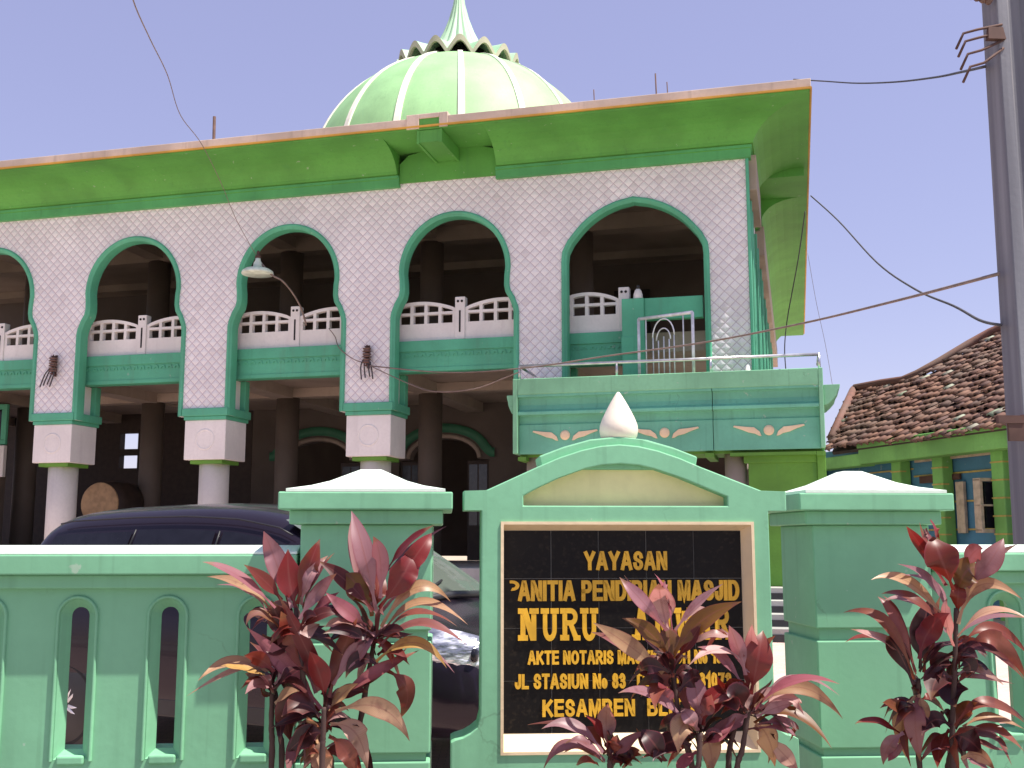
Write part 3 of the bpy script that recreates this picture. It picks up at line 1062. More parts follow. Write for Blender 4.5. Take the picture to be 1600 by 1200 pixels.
# wall closing the corner below the balcony, and the steps in front of it
mb = MB()
mb.box(-0.06, 0.87, -0.78, -0.66, 0.86, 2.64)
mb.box(0.87, 0.985, -0.86, 0.0, 0.3, 2.70)
mb.box(-0.12, 0.87, -0.82, -0.66, 2.56, 2.66)
mb.build('corner_wall', 'bounce_green', mq, 0.008)
mb = MB()
md = MB()
for i in range(4):
    z = 0.30 + 0.15 * i
    y0 = -2.35 + 0.36 * i
    mb.box(-0.9, 1.25, y0 + 0.01, -0.80, z - 0.12, z + 0.11)
    md.box(-0.9, 1.25, y0, y0 + 0.009, z - 0.11, z + 0.045)
st = mb.build('entrance_step', 'step', mq)
md.build('riser_tile', 'tread', st)

# ------------------------------------------------------------------ street wall, gate posts and sign
FC = -0.267
def fx(x, y): return FC + (x - FC) * (4.492 + y) / 4.492
def fz(z, y): return EYE + (z - EYE) * (4.492 + y) / 4.492

def prism_holes(mb, outer, holes, y0, y1):
    loops = [[Vector((x, z, 0)) for x, z in lp] for lp in [outer] + holes]
    flat = [p for lp in loops for p in lp]
    n = len(flat)
    tri = tessellate_polygon(loops)
    vs = [(p.x, y0, p.y) for p in flat] + [(p.x, y1, p.y) for p in flat]
    fs = []
    for a, b, c in tri:
        fs.append((a, b, c)); fs.append((n + a, n + c, n + b))
    k = 0
    for lp in loops:
        m = len(lp)
        for i in range(m):
            fs.append((k + i, k + (i + 1) % m, n + k + (i + 1) % m, n + k + i))
        k += m
    return mb.add(vs, fs)

def slot_loop(c, r, zb, zc, n=12):
    return [(c - r, zb)] + [(c - r * math.cos(R(180 * i / n)), zc + r * math.sin(R(180 * i / n))) for i in range(n + 1)] + [(c + r, zb)]

def slotted_wall(rt, xa, xb, cs, y, zoff=0.0):
    """plastered panel with round-headed slots with splayed reveals, under a coping"""
    zt = 1.36 + zoff
    zc, zb = 1.195 + zoff, 0.640 + zoff
    ro, ri = 0.066, 0.0345
    mb = MB()
    prism_holes(mb, [(xa, 0.1), (xb, 0.1), (xb, zt), (xa, zt)], [slot_loop(c, ro, zb, zc) for c in cs], y, y + 0.06)
    prism_holes(mb, [(xa, 0.1), (xb, 0.1), (xb, zt), (xa, zt)], [slot_loop(c, ri + 0.034, zb + 0.035, zc) for c in cs], y + 0.061, y + 0.13)
    wl = mb.build('wall_panel', 'mint', rt)
    for c in cs:
        mb = MB()
        L0 = slot_loop(c, ro + 0.001, zb, zc)
        L1 = slot_loop(c, ri, zb + 0.035, zc)
        n = len(L0)
        L2 = slot_loop(c, ri + 0.0335, zb + 0.036, zc)
        vs = [(x, y - 0.0005, z) for x, z in L0] + [(x, y + 0.036, z) for x, z in L1] + [(x, y + 0.129, z) for x, z in L2]
        fs = [(k * n + i, k * n + (i + 1) % n, k * n + n + (i + 1) % n, k * n + n + i) for k in (0, 1) for i in range(n)]
        mb.add(vs, fs)
        # raised bead round the slot
        pth = slot_loop(c, ro + 0.006, zb - 0.004, zc)
        mb.sweep(pth, [(-0.002, y + 0.004), (-0.002, y - 0.010), (0.004, y - 0.013), (0.010, y - 0.010), (0.012, y + 0.004)])
        mb.build('slot_surround', 'mint', wl)
        MB().box(c - ro + 0.012, c + ro - 0.012, y - 0.012, y + 0.05, zb - 0.02, zb + 0.016).build('slot_sill', 'mint', wl, 0.008)
    mb = MB()
    mb.box(xa, xb, y - 0.035, y + 0.165, 1.305 + zoff, zt - 0.0)
    mb.build('coping_band', 'mint', rt, 0.006)
    mb = MB()
    mb.box(xa, xb, y - 0.075, y + 0.215, zt + 0.001, 1.440 + zoff)
    cp = mb.build('coping', 'mint', rt, 0.006)
    mb = MB()
    vs = []
    for x in (xa, xb):
        vs += [(x, y - 0.068, 1.4405 + zoff), (x, y - 0.065, 1.452 + zoff), (x, y + 0.065, 1.477 + zoff), (x, y + 0.20, 1.452 + zoff), (x, y + 0.205, 1.4405 + zoff)]
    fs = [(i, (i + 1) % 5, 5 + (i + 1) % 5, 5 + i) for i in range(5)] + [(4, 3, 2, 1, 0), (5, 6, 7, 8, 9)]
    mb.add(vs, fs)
    mb.build('coping_top', 'sunlit_cap', rt, 0.004)
    mb = MB().box(xa, xb, y - 0.05, y - 0.001, 0.1, 0.42)
    mb.build('wall_foot', 'mint', rt, 0.008)

lw_y = 0.06
rt = root('street_wall', 'long mint green slotted wall with a sunlit pale coping top, left of the sign, in front of the black car', 'wall', FF, (-3.0, lw_y, 0.1), 'slotted boundary walls')
slotted_wall(rt, -5.6, fx(-0.86, lw_y) - 0.002, [fx(-1.02, lw_y) - 0.356 * i for i in range(13)], lw_y)
rw_y = 0.33
rt = root('street_wall', 'mint green slotted wall at the right edge, behind the tall red-leaved plant by the pole', 'wall', FF, (3.5, rw_y, 0.1), 'slotted boundary walls')
slotted_wall(rt, 1.885, 6.4, [2.225 + 0.356 * i for i in range(11)], rw_y)

def gate_post(label, xc, y, hw, zs):
    rt = root('gate_post', label, 'gate post', FF, (xc, y + 0.25, 0.1), 'gate posts beside the sign')
    d = 2 * hw - 0.06
    z = lambda q: fz(q, zs)
    mb = MB()
    mb.box(xc - hw - 0.03, xc + hw + 0.03, y - 0.03, y + d + 0.03, 0.1, 0.30)
    for za, zb in ((0.301, 0.628), (0.660, 1.087), (1.137, 1.56)):
        mb.box(xc - hw, xc + hw, y, y + d, z(za) if za > 0.31 else za, z(zb))
    sh = mb.build('shaft', 'mint', rt, 0.006)
    MB().box(xc - hw + 0.018, xc + hw - 0.018, y + 0.018, y + d - 0.018, 0.30, z(1.57)).build('groove', 'mint', sh)
    mb = MB().box(xc - hw - 0.042, xc + hw + 0.042, y - 0.04, y + d + 0.04, z(1.561), z(1.618))
    mb.build('necking', 'mint', rt, 0.006)
    MB().box(xc - hw - 0.082, xc + hw + 0.082, y - 0.085, y + d + 0.085, z(1.6185), z(1.690)).build('cap', 'mint', rt, 0.006)
    mb = MB()
    b = hw + 0.052
    yc = y + d / 2
    rings = [(1.0, 1.6905), (1.0, 1.703), (0.94, 1.706), (0.72, 1.720), (0.50, 1.742), (0.30, 1.772), (0.14, 1.796), (0.10, 1.797)]
    vs, fs = [], []
    for q, zz in rings:
        q *= b
        vs += [(xc - q, yc - q, z(zz)), (xc + q, yc - q, z(zz)), (xc + q, yc + q, z(zz)), (xc - q, yc + q, z(zz))]
    for i in range(len(rings) - 1):
        for j in range(4):
            fs.append((i * 4 + j, i * 4 + (j + 1) % 4, i * 4 + 4 + (j + 1) % 4, i * 4 + 4 + j))
    fs.append(tuple(len(vs) - 4 + j for j in range(4)))
    mb.add(vs, fs)
    mb.build('cap_top', 'sunlit_cap', rt)
gate_post('mint green gate post with sunlit pale pyramid cap, left of the sign', -0.592, 0.0, 0.266, 0.0)
gate_post('mint green gate post with sunlit pale pyramid cap, right of the sign', 1.610, 0.27, 0.264, 0.27)

# ---- the sign
sg = root('mosque_sign', 'mint green gabled signboard with a black tiled panel of gold letters and a drop finial', 'sign', FF, (0.46, 0.1, 0.1))
foot = [(1.071, 0.78), (1.076, 0.755), (1.09, 0.735), (1.115, 0.718), (1.15, 0.708), (1.165, 0.70), (1.165, 0.1)]
footl = [(-0.245, 0.1), (-0.245, 0.70), (-0.23, 0.708), (-0.195, 0.718), (-0.165, 0.735), (-0.138, 0.757), (-0.127, 0.80)]
gable = [(1.044, 1.702), (0.79, 1.800), (0.70, 1.838), (0.61, 1.868), (0.53, 1.886), (0.45, 1.893), (0.37, 1.886), (0.29, 1.868), (0.20, 1.838), (0.11, 1.800), (-0.106, 1.701)]
outer = footl + [(-0.126, 1.619), (-0.200, 1.619), (-0.200, 1.698)] + gable[::-1] + [(1.148, 1.699), (1.148, 1.619), (1.071, 1.619)] + foot
ped = [(0.047, 1.638), (0.899, 1.638), (0.899, 1.676), (0.80, 1.716), (0.70, 1.757), (0.60, 1.790), (0.53, 1.806), (0.453, 1.812), (0.375, 1.806), (0.30, 1.790), (0.20, 1.754), (0.11, 1.712), (0.047, 1.678)]
rect = [(-0.039, 0.657), (0.999, 0.657), (0.999, 1.566), (-0.039, 1.566)]
mb = MB()
prism_holes(mb, outer, [ped, rect], 0.0, 0.075)
fr = mb.build('front_slab', 'mint', sg, 0.005)
mb = MB().prism(outer, 0.0755, 0.20)
mb.build('back_slab', 'mint', sg)
mb = MB().prism([(0.125, 1.790), (0.115, 1.845), (0.22, 1.885), (0.33, 1.916), (0.45, 1.929), (0.57, 1.916), (0.68, 1.885), (0.785, 1.845), (0.775, 1.790)], 0.035, 0.235)
mb.build('gable_ridge', 'mint', sg, 0.006)
MB().prism([(0.03, 1.62), (0.92, 1.62), (0.92, 1.68), (0.70, 1.775), (0.453, 1.83), (0.20, 1.775), (0.03, 1.69)], 0.066, 0.0745).build('pediment_panel', 'yellow', sg)
# splayed cream frame round the tiles
pin = [(-0.031, 0.722), (0.966, 0.722), (0.966, 1.537), (-0.031, 1.537)]
mb = MB()
rc = [(-0.046, 0.650), (1.006, 0.650), (1.006, 1.573), (-0.046, 1.573)]
rc2 = [(-0.034, 0.662), (0.994, 0.662), (0.994, 1.561), (-0.034, 1.561)]
vs = [(x, 0.0, z) for x, z in rc] + [(x, -0.006, z) for x, z in rc] + [(x, -0.006, z) for x, z in rc2] + [(x, 0.004, z) for x, z in rc2] + [(x, 0.064, z) for x, z in pin]
fs = []
for k in range(4):
    for i in range(4):
        j = (i + 1) % 4
        fs.append((k * 4 + i, k * 4 + j, k * 4 + 4 + j, k * 4 + 4 + i))
mb.add(vs, fs)
mb.build('panel_frame', 'cream', sg)
MB().box(-0.035, 0.985, 0.0655, 0.0735, 0.71, 1.545).build('tile_grout', 'grout', sg)
mb = MB()
xs = [-0.031, 0.166, 0.364, 0.564, 0.765, 0.966]
zs_ = [0.722, 0.928, 1.139, 1.340, 1.537]
for i in range(5):
    for j in range(4):
        mb.box(xs[i] + 0.0016, xs[i + 1] - 0.0016, 0.0615, 0.065, zs_[j] + 0.0016, zs_[j + 1] - 0.0016)
tp = mb.build('tile_panel', 'granite', sg)
# lettering
def A_(cx, cz, rx, rz, a0, a1, n=8): return arc(cx, cz, rx, rz, a0, a1, n)
GL = {   # stroke glyphs in a box: width, then open strokes (x in 0..1, z in 0..1)
    'A': (0.74, [[(0.0, 0), (0.44, 1), (0.56, 1), (1.0, 0)], [(0.17, 0.30), (0.83, 0.30)]]),
    'B': (0.66, [[(0, 0), (0, 1), (0.55, 1)] + A_(0.6, 0.765, 0.34, 0.235, 90, -90) + [(0, 0.53)], [(0, 0), (0.6, 0)] + A_(0.62, 0.265, 0.38, 0.265, -90, 90) + [(0.3, 0.53)]]),
    'D': (0.68, [[(0, 0), (0, 1), (0.45, 1)] + A_(0.45, 0.5, 0.55, 0.5, 90, -90, 10) + [(0, 0)]]),
    'E': (0.58, [[(1, 1), (0, 1), (0, 0), (1, 0)], [(0, 0.52), (0.92, 0.52)]]),
    'H': (0.66, [[(0, 0), (0, 1)], [(1, 0), (1, 1)], [(0, 0.52), (1, 0.52)]]),
    'I': (0.0, [[(0, 0), (0, 1)]]),
    'J': (0.44, [[(1, 1), (1, 0.3)] + A_(0.5, 0.28, 0.5, 0.28, 0, -180) + [(0, 0.34)]]),
    'K': (0.68, [[(0, 0), (0, 1)], [(0.95, 1), (0.04, 0.36)], [(0.34, 0.58), (1, 0)]]),
    'L': (0.52, [[(0, 1), (0, 0), (1, 0)]]),
    'M': (0.80, [[(0, 0), (0, 1), (0.1, 1), (0.5, 0.05), (0.9, 1), (1, 1), (1, 0)]]),
    'N': (0.66, [[(0, 0), (0, 1), (0.1, 1), (0.9, 0), (1, 0), (1, 1)]]),
    'O': (0.74, [A_(0.5, 0.5, 0.5, 0.5, 90, 450, 20)]),
    'P': (0.60, [[(0, 0), (0, 1), (0.55, 1)] + A_(0.6, 0.73, 0.4, 0.27, 90, -90) + [(0, 0.46)]]),
    'R': (0.66, [[(0, 0), (0, 1), (0.55, 1)] + A_(0.58, 0.74, 0.36, 0.26, 90, -90) + [(0, 0.48)], [(0.45, 0.48), (1, 0)]]),
    'S': (0.60, [[(0.95, 0.76)] + A_(0.5, 0.755, 0.44, 0.245, 15, 200, 8) + [(0.2, 0.58), (0.75, 0.45)] + A_(0.5, 0.25, 0.48, 0.25, 30, -165, 9) + [(0.01, 0.28)]]),
    'T': (0.62, [[(0, 1), (1, 1)], [(0.5, 0), (0.5, 1)]]),
    'U': (0.66, [[(0, 1), (0, 0.36)] + A_(0.5, 0.36, 0.5, 0.36, 180, 360, 10) + [(1, 1)]]),
    'Y': (0.70, [[(0, 1), (0.5, 0.44), (1, 1)], [(0.5, 0), (0.5, 0.46)]]),
    'o': (0.38, [A_(0.5, 0.30, 0.5, 0.30, 90, 450, 14)]),
    '.': (0.0, [[(0, -0.06), (0, 0.10)]]),
    '0': (0.46, [A_(0.5, 0.5, 0.5, 0.5, 90, 450, 16)]),
    '1': (0.24, [[(0, 0.72), (1, 1), (1, 0)]]),
    '2': (0.46, [A_(0.5, 0.72, 0.48, 0.28, 165, -30, 9) + [(0.0, 0.0), (1, 0)]]),
    '3': (0.46, [[(0.02, 0.80)] + A_(0.5, 0.76, 0.42, 0.24, 150, -80, 9) + [(0.35, 0.53)], [(0.5, 0.53)] + A_(0.5, 0.265, 0.5, 0.265, 80, -160, 9)]),
    '5': (0.46, [[(0.95, 1), (0.18, 1), (0.08, 0.52)] + A_(0.5, 0.32, 0.5, 0.32, 130, -150, 10)]),
    '7': (0.46, [[(0, 1), (1, 1), (0.35, 0)]]),
    '8': (0.46, [A_(0.5, 0.76, 0.42, 0.24, 90, 450, 12), A_(0.5, 0.26, 0.5, 0.26, 90, 450, 12)]),
}
def text_mesh(body, x0, x1, z0, z1, y=0.0535, bold=0.19):
    """bold upright capitals drawn as mitred strokes, fitted between x0 and x1"""
    hh = z1 - z0
    st = bold * hh
    gap, space = 0.21, 0.50
    tot = 0.0
    lay = []
    for ch in body:
        if ch == ' ':
            tot += space
            continue
        lay.append((ch, tot))
        tot += GL[ch][0] + bold + gap
    tot -= gap
    kx = (x1 - x0) / (tot * hh)
    mb = MB()
    n = 0
    for ch, p in lay:
        wd, strokes = GL[ch]
        for s_ in strokes:
            n += 1
            e = (n % 3) * 0.0003
            pts = [(x0 + hh * kx * (p + bold / 2 + x * wd), z0 + st / 2 + z * (hh - st)) for x, z in s_]
            pts = [q for i, q in enumerate(pts) if i == 0 or (Vector(q) - Vector(pts[i - 1])).length > 1e-5]
            closed = (Vector(pts[0]) - Vector(pts[-1])).length < 1e-5
            if closed:
                pts = pts[:-1]
            else:     # square stroke ends reach the cap lines
                d0 = (Vector(pts[0]) - Vector(pts[1])).normalized() * st * 0.5
                d1 = (Vector(pts[-1]) - Vector(pts[-2])).normalized() * st * 0.5
                if abs(d0.y) > abs(d0.x) * 0.8 or True:
                    pts[0] = tuple(Vector(pts[0]) + d0); pts[-1] = tuple(Vector(pts[-1]) + d1)
            h_ = st * 0.5
            mb.sweep(pts, [(-h_, 0.0615), (-h_, y - e), (h_, y - e), (h_, 0.0615)], closed, False)
    return mb
text_mesh("YAYASAN", 0.306, 0.648, 1.374, 1.452).build('lettering', 'letter', tp)
mb = text_mesh("ANITIA PENDIRIAN MASJID", 0.032, 0.949, 1.249, 1.333)
bowl = arc(0.004, 1.312, 0.030, 0.021, 92, -88, 10) + arc(0.004, 1.312, 0.014, 0.009, -88, 92, 8)
mb.prism([(-0.006, 1.333)] + bowl[:11] + [(-0.002, 1.291)] + bowl[11:] + [(-0.006, 1.321)], 0.0535, 0.0615)
mb.build('lettering', 'letter', tp)
# slab-serif line: built from strokes
def slab_word(spec, z0, z1):
    mb = MB()
    st, sr = 0.24, 0.17
    for ch, xa, xb in spec:
        W, Hh = xb - xa, z1 - z0
        lay = [0]
        def P(pts):
            lay[0] += 1
            e = lay[0] * 0.0002
            mb.prism([(xa + x * W, z0 + z * Hh) for x, z in pts], 0.0535 - e, 0.0615)
        def bar(x0, x1, za, zb): P([(x0, za), (x1, za), (x1, zb), (x0, zb)])
        if ch == 'N':
            bar(0.12, 0.12 + st, 0.0, 1); bar(0.88 - st, 0.88, 0.0, 1)
            P([(0.12, 1), (0.44, 1), (0.88, 0), (0.60, 0)])
            bar(0, 0.48, 0, sr); bar(0, 0.3, 1 - sr, 1); bar(0.55, 1, 1 - sr, 1)
        elif ch == 'U':
            bar(0.12, 0.12 + st, 0.35, 1); bar(0.88 - st, 0.88, 0.35, 1)
            o = arc(0.5, 0.36, 0.38, 0.38, 180, 360, 12); i_ = arc(0.5, 0.36, 0.38 - st, 0.20, 360, 180, 12)
            P(o + i_)
            bar(0, 0.46, 1 - sr, 1); bar(0.54, 1, 1 - sr, 1)
        elif ch == 'R':
            bar(0.12, 0.12 + st, 0, 1); bar(0, 0.46, 0, sr); bar(0, 0.2, 1 - sr, 1)
            o = [(0.3, 1)] + arc(0.55, 0.73, 0.35, 0.27, 90, -90, 12) + [(0.3, 0.46)]
            i_ = [(0.3, 0.62)] + arc(0.55, 0.73, 0.13, 0.11, -90, 90, 8) + [(0.3, 0.84)]
            P(o + i_)
            P([(0.42, 0.50), (0.68, 0.50), (0.95, 0.08), (0.95, 0), (0.72, 0)]); bar(0.68, 1.04, 0, sr * 0.9)
        elif ch == 'A':
            P([(0.36, 1), (0.62, 1), (0.40, 0.05), (0.12, 0.05)])
            P([(0.42, 1), (0.64, 1), (0.90, 0.05), (0.62, 0.05)])
            bar(0.25, 0.75, 0.26, 0.40); bar(0, 0.44, 0, sr); bar(0.54, 1.02, 0, sr)
        elif ch == 'W':
            P([(0.06, 1), (0.28, 1), (0.40, 0), (0.22, 0)]); P([(0.40, 0.9), (0.55, 0.9), (0.40, 0), (0.24, 0)])
            P([(0.46, 0.9), (0.60, 0.9), (0.78, 0), (0.62, 0)]); P([(0.72, 1), (0.94, 1), (0.78, 0), (0.60, 0)])
            bar(0, 0.36, 1 - sr, 1); bar(0.64, 1, 1 - sr, 1)
    return mb
def tx(px): return -0.031 + (px - 787) / 373.0 * 0.997
slab_word([('N', tx(809), tx(841)), ('U', tx(844), tx(872)), ('R', tx(874), tx(904)), ('U', tx(905), tx(933)),
           ('A', tx(985), tx(1015)), ('N', tx(1018), tx(1049)), ('W', tx(1051), tx(1083)), ('A', tx(1084), tx(1112)), ('R', tx(1112), tx(1140))], 1.090, 1.220).build('lettering', 'letter', tp)
text_mesh("AKTE NOTARIS MASYKUROH No 15", 0.070, 0.870, 0.994, 1.049).build('lettering', 'letter', tp)
text_mesh("JL STASIUN No 83  TEL. 2 05  31073", 0.017, 0.907, 0.897, 0.957).build('lettering', 'letter', tp)
text_mesh("KESAMBEN  BLITAR", 0.129, 0.803, 0.787, 0.855).build('lettering', 'letter', tp)
# drop finial
dp = [(0.0, 1.90), (0.055, 1.905), (0.078, 1.935), (0.083, 1.962), (0.080, 1.985), (0.070, 2.012), (0.054, 2.045), (0.034, 2.082), (0.016, 2.112), (0.006, 2.126), (0.0, 2.129)]
MB().lathe(dp, (0.464, 0.11, 0), 32).build('finial', 'ivory', sg)

# ------------------------------------------------------------------ car in the yard
CYAW = 27
CF = Frame((-3.29, 8.02, 0.02), CYAW)
# local: x forward, y away from the street (car's left), z up; rear axle at x = 0, near side at y = 0
car = root('parked_car', 'glossy black people carrier parked behind the slotted wall and left gate post', 'car', CF, (1.3, 0.85, 0))
Wd = 0.86
# stations: x, z bottom, z sill, half width low, z belt, half width belt, z rail, half width rail, z roof
ST = [(-0.74, 0.50, 0.62, 0.62, 0.88, 0.66, 0.95, 0.60, 0.97),
      (-0.68, 0.34, 0.50, 0.76, 0.98, 0.77, 1.06, 0.66, 1.08),
      (-0.55, 0.28, 0.45, 0.83, 1.02, 0.81, 1.16, 0.70, 1.18),
      (-0.46, 0.26, 0.42, 0.86, 1.02, 0.83, 1.40, 0.70, 1.45),
      (-0.38, 0.26, 0.42, 0.86, 1.02, 0.84, 1.60, 0.68, 1.67),
      (-0.10, 0.26, 0.42, 0.86, 1.02, 0.845, 1.66, 0.66, 1.735),
      (0.55, 0.26, 0.42, 0.86, 1.01, 0.85, 1.685, 0.65, 1.75),
      (1.05, 0.26, 0.42, 0.86, 1.00, 0.85, 1.69, 0.64, 1.76),
      (1.50, 0.26, 0.42, 0.86, 0.99, 0.85, 1.665, 0.63, 1.735),
      (1.85, 0.26, 0.42, 0.86, 0.985, 0.85, 1.60, 0.63, 1.665),
      (2.15, 0.26, 0.42, 0.86, 0.98, 0.85, 1.455, 0.65, 1.51),
      (2.50, 0.26, 0.42, 0.86, 0.975, 0.845, 1.24, 0.69, 1.28),
      (2.78, 0.26, 0.42, 0.86, 0.96, 0.835, 1.06, 0.73, 1.09),
      (3.05, 0.26, 0.42, 0.85, 0.92, 0.81, 0.99, 0.68, 1.02),
      (3.28, 0.27, 0.44, 0.82, 0.84, 0.76, 0.90, 0.62, 0.93),
      (3.42, 0.30, 0.46, 0.74, 0.72, 0.68, 0.78, 0.55, 0.80),
      (3.48, 0.36, 0.48, 0.62, 0.62, 0.58, 0.66, 0.46, 0.67)]
def car_section(s):
    x, zb, zs, wl, zbelt, wb, zr, wr, zt = s
    cy = 0.85
    half = [(0.0, zb), (wl * 0.85, zb), (wl, zs), (wl + 0.012, (zs + zbelt) / 2), (wb, zbelt), ((wb + wr) / 2 + 0.012, (zbelt + zr) / 2), (wr, zr), (wr * 0.55, zt - 0.012), (0.0, zt)]
    pts = [(x, cy - y, z) for y, z in half]
    pts += [(x, cy + y, z) for y, z in half[-2:0:-1]]
    return pts
secs = [car_section(s) for s in ST]
k = len(secs[0])
mb = MB()
vs = [p for s in secs for p in s]
fs = []
for i in range(len(secs) - 1):
    for j in range(k):
        fs.append((i * k + j, i * k + (j + 1) % k, (i + 1) * k + (j + 1) % k, (i + 1) * k + j))
fs += [tuple(range(k)), tuple((len(secs) - 1) * k + j for j in range(k))]
mb.add(vs, fs, True)
bd = mb.build('body', 'car', car)
sm = bd.modifiers.new('sub', 'SUBSURF'); sm.levels = 2; sm.render_levels = 2
def lerp3(a, b, t): return tuple(a[i] + (b[i] - a[i]) * t for i in range(3))
def side_pt(xq, t):
    """point between belt (t=0) and rail (t=1) on the near side at car x"""
    for a, b in zip(secs[:-1], secs[1:]):
        if a[0][0] <= xq <= b[0][0]:
            u = (xq - a[0][0]) / (b[0][0] - a[0][0])
            p = [lerp3(a[q], b[q], u) for q in (4, 5, 6)]
            return lerp3(p[0], p[1], t * 2) if t < 0.5 else lerp3(p[1], p[2], t * 2 - 1)
def window(x0a, x0b, x1a, x1b, t0, t1, name, par, out=0.008):
    """dark side glass; x range at belt (a) and at rail (b)"""
    for side in (0, 1):
        mb = MB()
        n, m = 14, 6
        vs, fs = [], []
        for i in range(n + 1):
            for j in range(m + 1):
                t = t0 + (t1 - t0) * j / m
                f = j / m
                xa = x0a + (x0b - x0a) * f; xb = x1a + (x1b - x1a) * f
                p = side_pt(xa + (xb - xa) * i / n, t)
                y = p[1] - out if side == 0 else 1.7 - p[1] + out
                vs.append((p[0], y, p[2]))
        for i in range(n):
            for j in range(m):
                fs.append((i * (m + 1) + j, (i + 1) * (m + 1) + j, (i + 1) * (m + 1) + j + 1, i * (m + 1) + j + 1))
        mb.add(vs, fs, True)
        mb.build(name, 'glassdark', par)
window(-0.36, -0.22, 0.48, 0.56, 0.12, 0.78, 'rear_quarter_window', car)
window(0.53, 0.61, 1.30, 1.32, 0.10, 0.80, 'side_window', car)
window(1.37, 1.39, 2.52, 1.98, 0.10, 0.80, 'side_window', car)
# roof gutter trim along the rail, pale pillar strips between the side windows
for side in (0, 1):
    ln = [side_pt(x, 0.93) for x in [-0.2 + 0.12 * i for i in range(19)]]
    MB().tube([(p[0], (p[1] - 0.004) if side == 0 else 1.704 - p[1], p[2]) for p in ln], 0.006, 6).build('roof_trim', 'black', car)
    for xa, xb in ((0.505, 0.585), (1.335, 1.355)):
        ln = [side_pt(xa + (xb - xa) * i / 6, 0.1 + 0.7 * i / 6) for i in range(7)]
        MB().tube([(p[0], (p[1] - 0.006) if side == 0 else 1.706 - p[1], p[2]) for p in ln], 0.006, 6).build('pillar_strip', 'black', car)
# windscreen
mb = MB()
vs, fs = [], []
idx = [6, 7, 8, 9, 10]
src = [s for s in secs if 1.8 < s[0][0] < 2.8]
for s in src:
    for q in idx:
        p = s[q]
        vs.append((p[0] + 0.006, 0.85 + (p[1] - 0.85) * 0.96, p[2] + 0.012))
for i in range(len(src) - 1):
    for j in range(4):
        fs.append((i * 5 + j, i * 5 + j + 1, i * 5 + j + 6, i * 5 + j + 5))
mb.add(vs, fs, True)
m_, nt_, p_ = newmat('windscreen_glass')
p_.inputs['Base Color'].default_value = (0.10, 0.12, 0.10, 1); p_.inputs['Roughness'].default_value = 0.05
M['screen'] = m_
mb.build('windscreen', 'screen', car)
mb = MB()
mb.tube([(2.80, 0.2, 1.085), (2.82, 0.85, 1.11), (2.80, 1.5, 1.085)], 0.028, 8)
mb.tube([(2.80, 0.45, 1.115), (2.66, 0.95, 1.20)], 0.010, 6)
mb.build('wiper_cowl', 'black', car)
for s_ in (0, 1):
    yy = lambda q: q if s_ == 0 else 1.7 - q
    # headlight: bright reflector wrapped round the corner, clear ridges
    mb = MB()
    rows = [(2.92, 0.030, 0.88, 0.97), (3.04, 0.032, 0.80, 0.97), (3.16, 0.05, 0.75, 0.955), (3.27, 0.09, 0.715, 0.935), (3.37, 0.17, 0.68, 0.90), (3.44, 0.27, 0.66, 0.85), (3.485, 0.40, 0.65, 0.79)]
    vs, fs = [], []
    nn = 5
    for (x, y, za, zb) in rows:
        for j in range(nn + 1):
            t = j / nn
            b = 0.022 * math.sin(math.pi * t)
            vs.append((x + b + 0.010, yy(y - b - 0.012 + 0.07 * t), za + (zb - za) * t))
    for i in range(len(rows) - 1):
        for j in range(nn):
            fs.append((i * (nn + 1) + j, i * (nn + 1) + j + 1, (i + 1) * (nn + 1) + j + 1, (i + 1) * (nn + 1) + j))
    mb.add(vs, fs, True)
    hl = mb.build('headlight', 'chrome', car)
    sd = hl.modifiers.new('th', 'SOLIDIFY'); sd.thickness = 0.02
    mb = MB()
    mb.lathe([(0.0, 0.02), (0.035, 0.018), (0.045, 0.0)], (3.37, yy(0.14), 0.80), 14, 'x')
    mb.build('bulb_bowl', 'glassdark', hl)
    mb = MB()
    mb.lathe([(0.0, 0.02), (0.03, 0.018), (0.038, 0.0)], (3.455, yy(0.29), 0.785), 14, 'x')
    mb.build('bulb_bowl', 'glassdark', hl)
    # door mirror
    mb = MB().lathe([(0.0, -0.10), (0.06, -0.08), (0.085, 0.0), (0.06, 0.08), (0.0, 0.10)], (2.32, yy(-0.08), 1.06), 12, 'y')
    mb.build('mirror', 'car', car)
    mb = MB().box(-0.30, -0.16, yy(0.03) - 0.012, yy(0.03) + 0.012, 1.06, 1.42, 0.01)
    mb.build('tail_light', 'gatewhite', car)
    # wheels
    for wx in (0.14, 2.65):
        c = (wx, yy(0.10), 0.32)
        sg_ = -1 if s_ == 0 else 1
        mb = MB().lathe([(0.228, -0.10), (0.27, -0.115), (0.315, -0.09), (0.322, 0.0), (0.315, 0.09), (0.27, 0.115), (0.228, 0.10)], c, 32, 'y')
        wh = mb.build('wheel', 'tyre', car)
        mb = MB()
        yo = sg_ * 0.105
        mb.lathe([(0.232, yo), (0.215, yo * 0.9), (0.215, yo * 0.3)], c, 32, 'y')
        mb.lathe([(0.0, yo * 1.02), (0.05, yo * 1.02), (0.06, yo * 0.85)], c, 16, 'y')
        for q in range(10):
            a = q * math.pi / 5 + (0.12 if q % 2 else -0.12)
            p0 = Vector((c[0] + 0.04 * math.cos(a), c[1] + yo * 0.93, c[2] + 0.04 * math.sin(a)))
            p1 = Vector((c[0] + 0.222 * math.cos(a), c[1] + yo * 0.86, c[2] + 0.222 * math.sin(a)))
            mb.tube([p0, p1], [0.02, 0.013], 6)
        mb.build('rim', 'alloy', wh)
        mb = MB().lathe([(0.36, -0.01), (0.375, 0.0), (0.36, 0.012)], (c[0], yy(0.0), 0.32), 28, 'y')
        mb.build('wheel_arch', 'black', car)
mb = MB().box(3.40, 3.50, 0.35, 1.35, 0.40, 0.60, 0.0)
mb.build('grille', 'black', car, 0.02)
